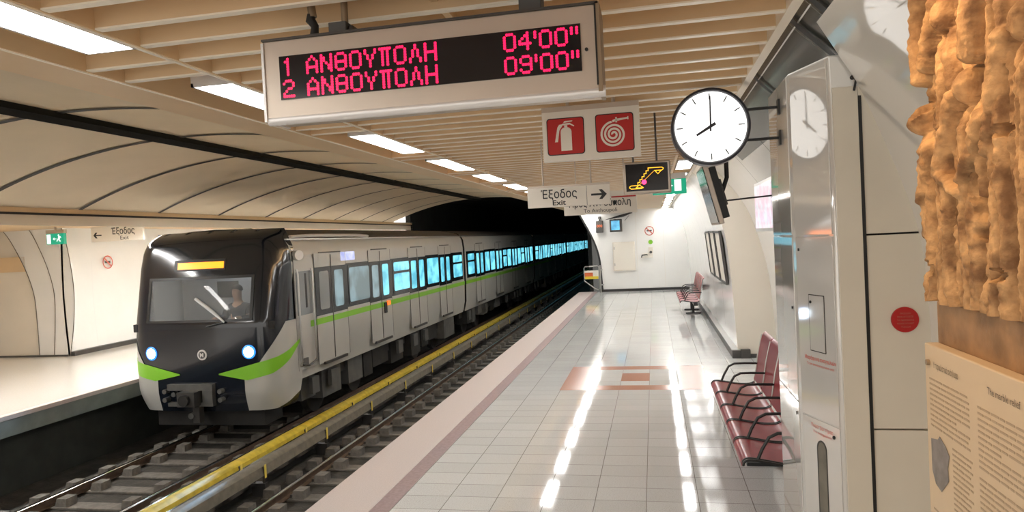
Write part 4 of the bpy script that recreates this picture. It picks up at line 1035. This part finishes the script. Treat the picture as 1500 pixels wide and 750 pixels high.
# framed posters on the far right wall
def p1x(z):
    for (xa, za), (xb_, zb) in zip(P1, P1[1:]):
        if za <= z <= zb: return xa+(xb_-xa)*(z-za)/(zb-za)
names = ['poster frame on the right wall just behind the cream rib', 'poster frame on the right wall, middle of the three', 'poster frame on the right wall, farthest of the three']
for i in range(3):
    y0 = 12.2+1.15*i; za, zb = 1.18, 2.06
    pf = thing('poster_frame', (p1x(za), y0+.5, za), names[i], 'poster', 'framed posters on the right wall')
    cc = Vector(((p1x(za)+p1x(zb))/2-.035, y0+.5, (za+zb)/2)); dv = Vector(((p1x(zb)-p1x(za))/2, 0, (zb-za)/2)); dn = Vector((-dv.z, 0, dv.x)).normalized()
    m_ = MB()
    for sg in (-1, 1): m_.obox(cc+Vector((0, sg*.49, 0)), dv, (0, .02, 0), dn*.02, 'darksteel'); m_.obox(cc+dv*sg, dv*.04, (0, .5, 0), dn*.02, 'darksteel')
    m_.build('frame', pf); m_ = MB(); m_.obox(cc-dn*.008, dv*.97, (0, .47, 0), dn*.008, 'signwhite'); m_.build('poster', pf)

# ------------------------------------------------------------------ benches
SEAT = smoothp([(.555, .395), (.560, .42), (.580, .437), (.62, .440), (.72, .425), (.84, .405), (.95, .405), (1.00, .425)], 5)
BACK = smoothp([(1.00, .47), (1.02, .52), (1.04, .60), (1.06, .74), (1.09, .88), (1.115, .955), (1.14, .975)], 5)
def bench(y0, n, w_, label):
    t = thing('bench', (.85, y0+n*w_/2, 0), label, 'bench', 'red perforated platform benches')
    seat = None
    for i in range(n):
        ya, yb = y0+i*w_+.012, y0+(i+1)*w_-.012
        if i == 0:
            m_ = MB(); m_.strip(SEAT, ya, yb, 'red', th=.008)
            m_.strip([(x-.003, z+.003) for x, z in SEAT[:9]], ya+.0, yb, 'redlite')
            m_.strip([(x+.001, z+.0045) for x, z in SEAT[3:6]], ya, yb, 'red')
            seat = m_.build('seat', t)
            m_ = MB(); m_.strip(BACK, ya, yb, 'red', th=.008); back = m_.build('backrest', t)
        else:
            for src in (seat, back):
                q = src.copy(); q.location = (0, i*w_, 0); col.objects.link(q); q.parent = t
    rib_ = None
    for i in range(n+1):
        y = y0+i*w_
        if i == 0:
            m_ = MB()
            for sy in (-.019, .019): m_.tube([(x, y+sy, z+.007) for x, z in SEAT[1:]], .0095, 'black', 6)
            m_.tube([(1.0, y, .43), (1.01, y, .5), (1.05, y, .74), (1.10, y, .95)], .009, 'steel', 6)
            rib_ = m_.build('dividing_rib', t)
            m_ = MB(); m_.tube([(.655, y, .435), (.69, y, .52), (.74, y, .605), (.80, y, .635), (.90, y, .638), (1.055, y, .635)], .012, 'black', 8); arm = m_.build('armrest', t)
        else:
            for src in (rib_, arm):
                q = src.copy(); q.location = (0, i*w_, 0); col.objects.link(q); q.parent = t
    MB().box(.86, .96, y0-.05, y0+n*w_+.05, .325, .385, 'black').build('beam', t, bevel=.006)
    for y in (y0+1.25, y0+n*w_-.6):
        m_ = MB(); m_.box(.88, .94, y-.03, y+.03, .03, .33, 'black'); m_.box(.72, 1.10, y-.04, y+.04, 0, .03, 'black'); m_.extrude([(.70, y-.015, .40), (.98, y-.015, .385), (.98, y-.015, .32), (.86, y-.015, .33)], (0, .03, 0), 'black'); m_.build('leg', t)
    return t
bench(5.17, 5, .54, 'red slatted bench with black armrests in the alcove behind the pillar')
bench(17.0, 5, .54, 'small distant red bench by the wall near the end of the platform')

# ------------------------------------------------------------------ things on the end wall
cb = thing('wall_cabinet', (-1.09, 25.95, .75), 'cream wall cabinet with a flush door on the end wall', 'cabinet')
MB().box(-1.49, -.69, 25.88, 26.0, .76, 1.82, 'cream').build('body', cb, bevel=.006)
m_ = MB(); m_.box(-1.46, -.72, 25.865, 25.88, .79, 1.79, 'signwhite'); m_.build('door', cb, bevel=.006)
m_ = MB(); m_.box(-1.45, -1.42, 25.855, 25.868, .95, 1.05, 'steel'); m_.box(-1.45, -1.42, 25.855, 25.868, 1.55, 1.65, 'steel'); m_.build('hinge', cb)
def nosmoke(c_, u_, r_, label, y=None):
    t = thing('no_smoking_sign', c_, label, 'sign'); c_ = Vector(c_); u = Vector(u_)
    m_ = MB().frame(c_, u, (0, 0, 1)); N = 32
    for i in range(N):
        a, b_ = 2*math.pi*i/N, 2*math.pi*(i+1)/N
        m_.flat([(r_*math.cos(a), r_*math.sin(a)), (r_*math.cos(b_), r_*math.sin(b_)), (r_*.84*math.cos(b_), r_*.84*math.sin(b_)), (r_*.84*math.cos(a), r_*.84*math.sin(a))], 'redtext', .001, .003)
    d = r_*.66; m_.flat([(-d-.012, d-.012), (d-.012, -d-.012), (d+.012, -d+.012), (-d+.012, d+.012)], 'redtext', .001, .003); m_.build('ban_ring', t)
    m_ = MB().frame(c_, u, (0, 0, 1)); m_.flat([(-r_*.55, -.02), (r_*.5, -.02), (r_*.5, .03), (-r_*.55, .03)], 'undergrey', .0, .001); m_.build('cigarette', t)
nosmoke((-.14, 25.995, 2.18), (1, 0, 0), .17, 'pale round no smoking sign on the white end wall')
nosmoke((-12.86, 14.45, 2.05), (0, 1, 0), .16, 'pale round no smoking sign on the curved wall of the opposite platform')
ap = thing('alarm_point', (-.2, 25.95, 1.2), 'small white alarm box with a handset and green disc on the end wall', 'alarm')
MB().box(-.44, -.05, 25.90, 26.0, 1.20, 1.36, 'signwhite').build('lower_box', ap, bevel=.01)
MB().box(-.20, -.04, 25.90, 26.0, 1.37, 1.58, 'cream').build('upper_box', ap, bevel=.01)
MB().cyl((-.12, 25.90, 1.40), (-.12, 25.88, 1.40), .05, 'darksteel', 16).build('button', ap)
m_ = MB(); m_.cyl((-.115, 26.0, 1.77), (-.115, 25.97, 1.77), .08, 'traingreen', 20); m_.build('green_disc', ap)
m_ = MB(); m_.tube([(-.46, 25.92, 1.22), (-.44, 25.88, 1.3), (-.28, 25.88, 1.32), (-.24, 25.92, 1.3)], .022, 'undergrey', 8); m_.build('handset', ap)
sg = thing('signal_indicator', (-1.94, 25.9, 2.2), 'small dark signal box with red figures left of the blue screen', 'signal')
m_ = MB(); m_.box(-2.065, -1.80, 25.80, 25.96, 2.20, 2.64, 'darksteel'); m_.build('housing', sg, bevel=.02)
m_ = MB().frame((-1.93, 25.798, 2.40), (1, 0, 0), (0, 0, 1)); m_.text('000', .14, 0, 0, 'orangelamp', width=.20); m_.build('figures', sg)
m_ = MB().box(-1.96, -1.90, 25.84, 25.92, 2.63, 2.80, 'darksteel'); m_.box(-1.98, -1.88, 25.9, 26.0, 2.7, 2.8, 'darksteel'); m_.build('bracket', sg)
tv2 = thing('wall_monitor', (-1.34, 25.7, 2.2), 'grey monitor with a bright blue screen hanging at the end wall', 'monitor')
m_ = MB(); m_.box(-1.55, -1.10, 25.62, 25.80, 2.20, 2.66, 'darksteel'); m_.build('housing', tv2, bevel=.02)
MB().box(-1.49, -1.19, 25.612, 25.622, 2.27, 2.61, 'tvblue').build('screen', tv2)
m_ = MB(); m_.extrude([(-1.70, 25.55, 2.66), (-1.05, 25.55, 2.74), (-.72, 25.55, 2.86), (-.72, 25.55, 2.90), (-1.2, 25.55, 2.80)], (0, .35, 0), 'black'); m_.tube([(-1.0, 25.75, 2.6), (-.85, 25.97, 2.78)], .012, 'steel', 6); m_.build('bracket', tv2)
gt = thing('platform_end_gate', (-2.3, 25.9, .05), 'tubular steel gate with a red and yellow warning sign at the platform end', 'gate')
m_ = MB(); yg = 25.85
m_.tube([(-2.58, yg, .92), (-2.54, yg, .96), (-2.08, yg, .98), (-2.03, yg, .94), (-2.03, yg, .14), (-2.08, yg, .10), (-2.18, yg, .13), (-2.57, yg, .42), (-2.59, yg, .47)], .022, 'steel', 8, closed=True); m_.build('frame', gt)
m_ = MB(); m_.tube([(-1.99, yg+.02, .0), (-1.99, yg+.02, 1.0)], .03, 'steel', 10); m_.box(-2.0, -1.86, yg, yg+.04, .25, .30, 'steel'); m_.box(-2.0, -1.9, yg, yg+.04, .80, .85, 'steel'); m_.build('post', gt)
m_ = MB(); m_.box(-2.565, -2.055, yg-.02, yg-.005, .50, .82, 'signwhite'); pl_ = m_.build('warning_plate', gt)
m_ = MB(); m_.box(-2.56, -2.26, yg-.024, yg-.02, .63, .74, 'warnor'); m_.box(-2.56, -2.06, yg-.024, yg-.02, .50, .60, 'warnyel'); m_.box(-2.56, -2.26, yg-.024, yg-.02, .60, .63, 'warnor')
m_.build('warning_stripes', gt)

# ------------------------------------------------------------------ signs over the opposite platform
ls = thing('exit_sign', (-10.95, 12.6, 2.49), 'white sign reading Exit with an arrow pointing left over the opposite platform', 'sign')
m_ = MB(); m_.box(-11.575, -10.335, 12.6, 12.66, 2.49, 2.80, 'signwhite'); m_.build('board', ls, bevel=.003)
MB().box(-11.2, -11.17, 12.62, 12.64, 2.80, 2.86, 'alu').build('hanger', ls)
m_ = MB().frame((-10.8, 12.598, 2.49), (1, 0, 0), (0, 0, 1)); m_.text('Έξοδος', .19, 0, .14, 'lettering', width=.56, bold=.002); m_.text('Exit', .11, .03, .025, 'lettering', width=.20); m_.build('lettering', ls)
m_ = MB().frame((-11.42, 12.598, 2.625), (1, 0, 0), (0, 0, 1)); arrow(m_, 0, 0, .20, -1); m_.build('arrow', ls)
lg = thing('emergency_exit_sign', (-12.47, 12.6, 2.49), 'green lit emergency exit sign over the opposite platform', 'sign')
m_ = MB(); m_.box(-12.69, -12.255, 12.6, 12.67, 2.49, 2.72, 'exitgreen'); m_.box(-12.70, -12.245, 12.6, 12.68, 2.72, 2.80, 'alu'); m_.box(-12.5, -12.47, 12.62, 12.65, 2.80, 2.86, 'alu'); m_.build('housing', lg)
m_ = MB().frame((-12.36, 12.598, 2.605), (1, 0, 0), (0, 0, 1)); runner(m_, 1)
m_.frame((-12.58, 12.598, 2.605), (1, 0, 0), (0, 0, 1)); m_.flat([(-.095, -.10), (.0, -.10), (.0, .10), (-.095, .10)], 'exitwhite', 0, .001); m_.frame((-12.48, 12.598, 2.605), (1, 0, 0), (0, 0, 1)); arrow(m_, 0, 0, .09, -1, 'exitwhite'); m_.build('pictogram', lg)
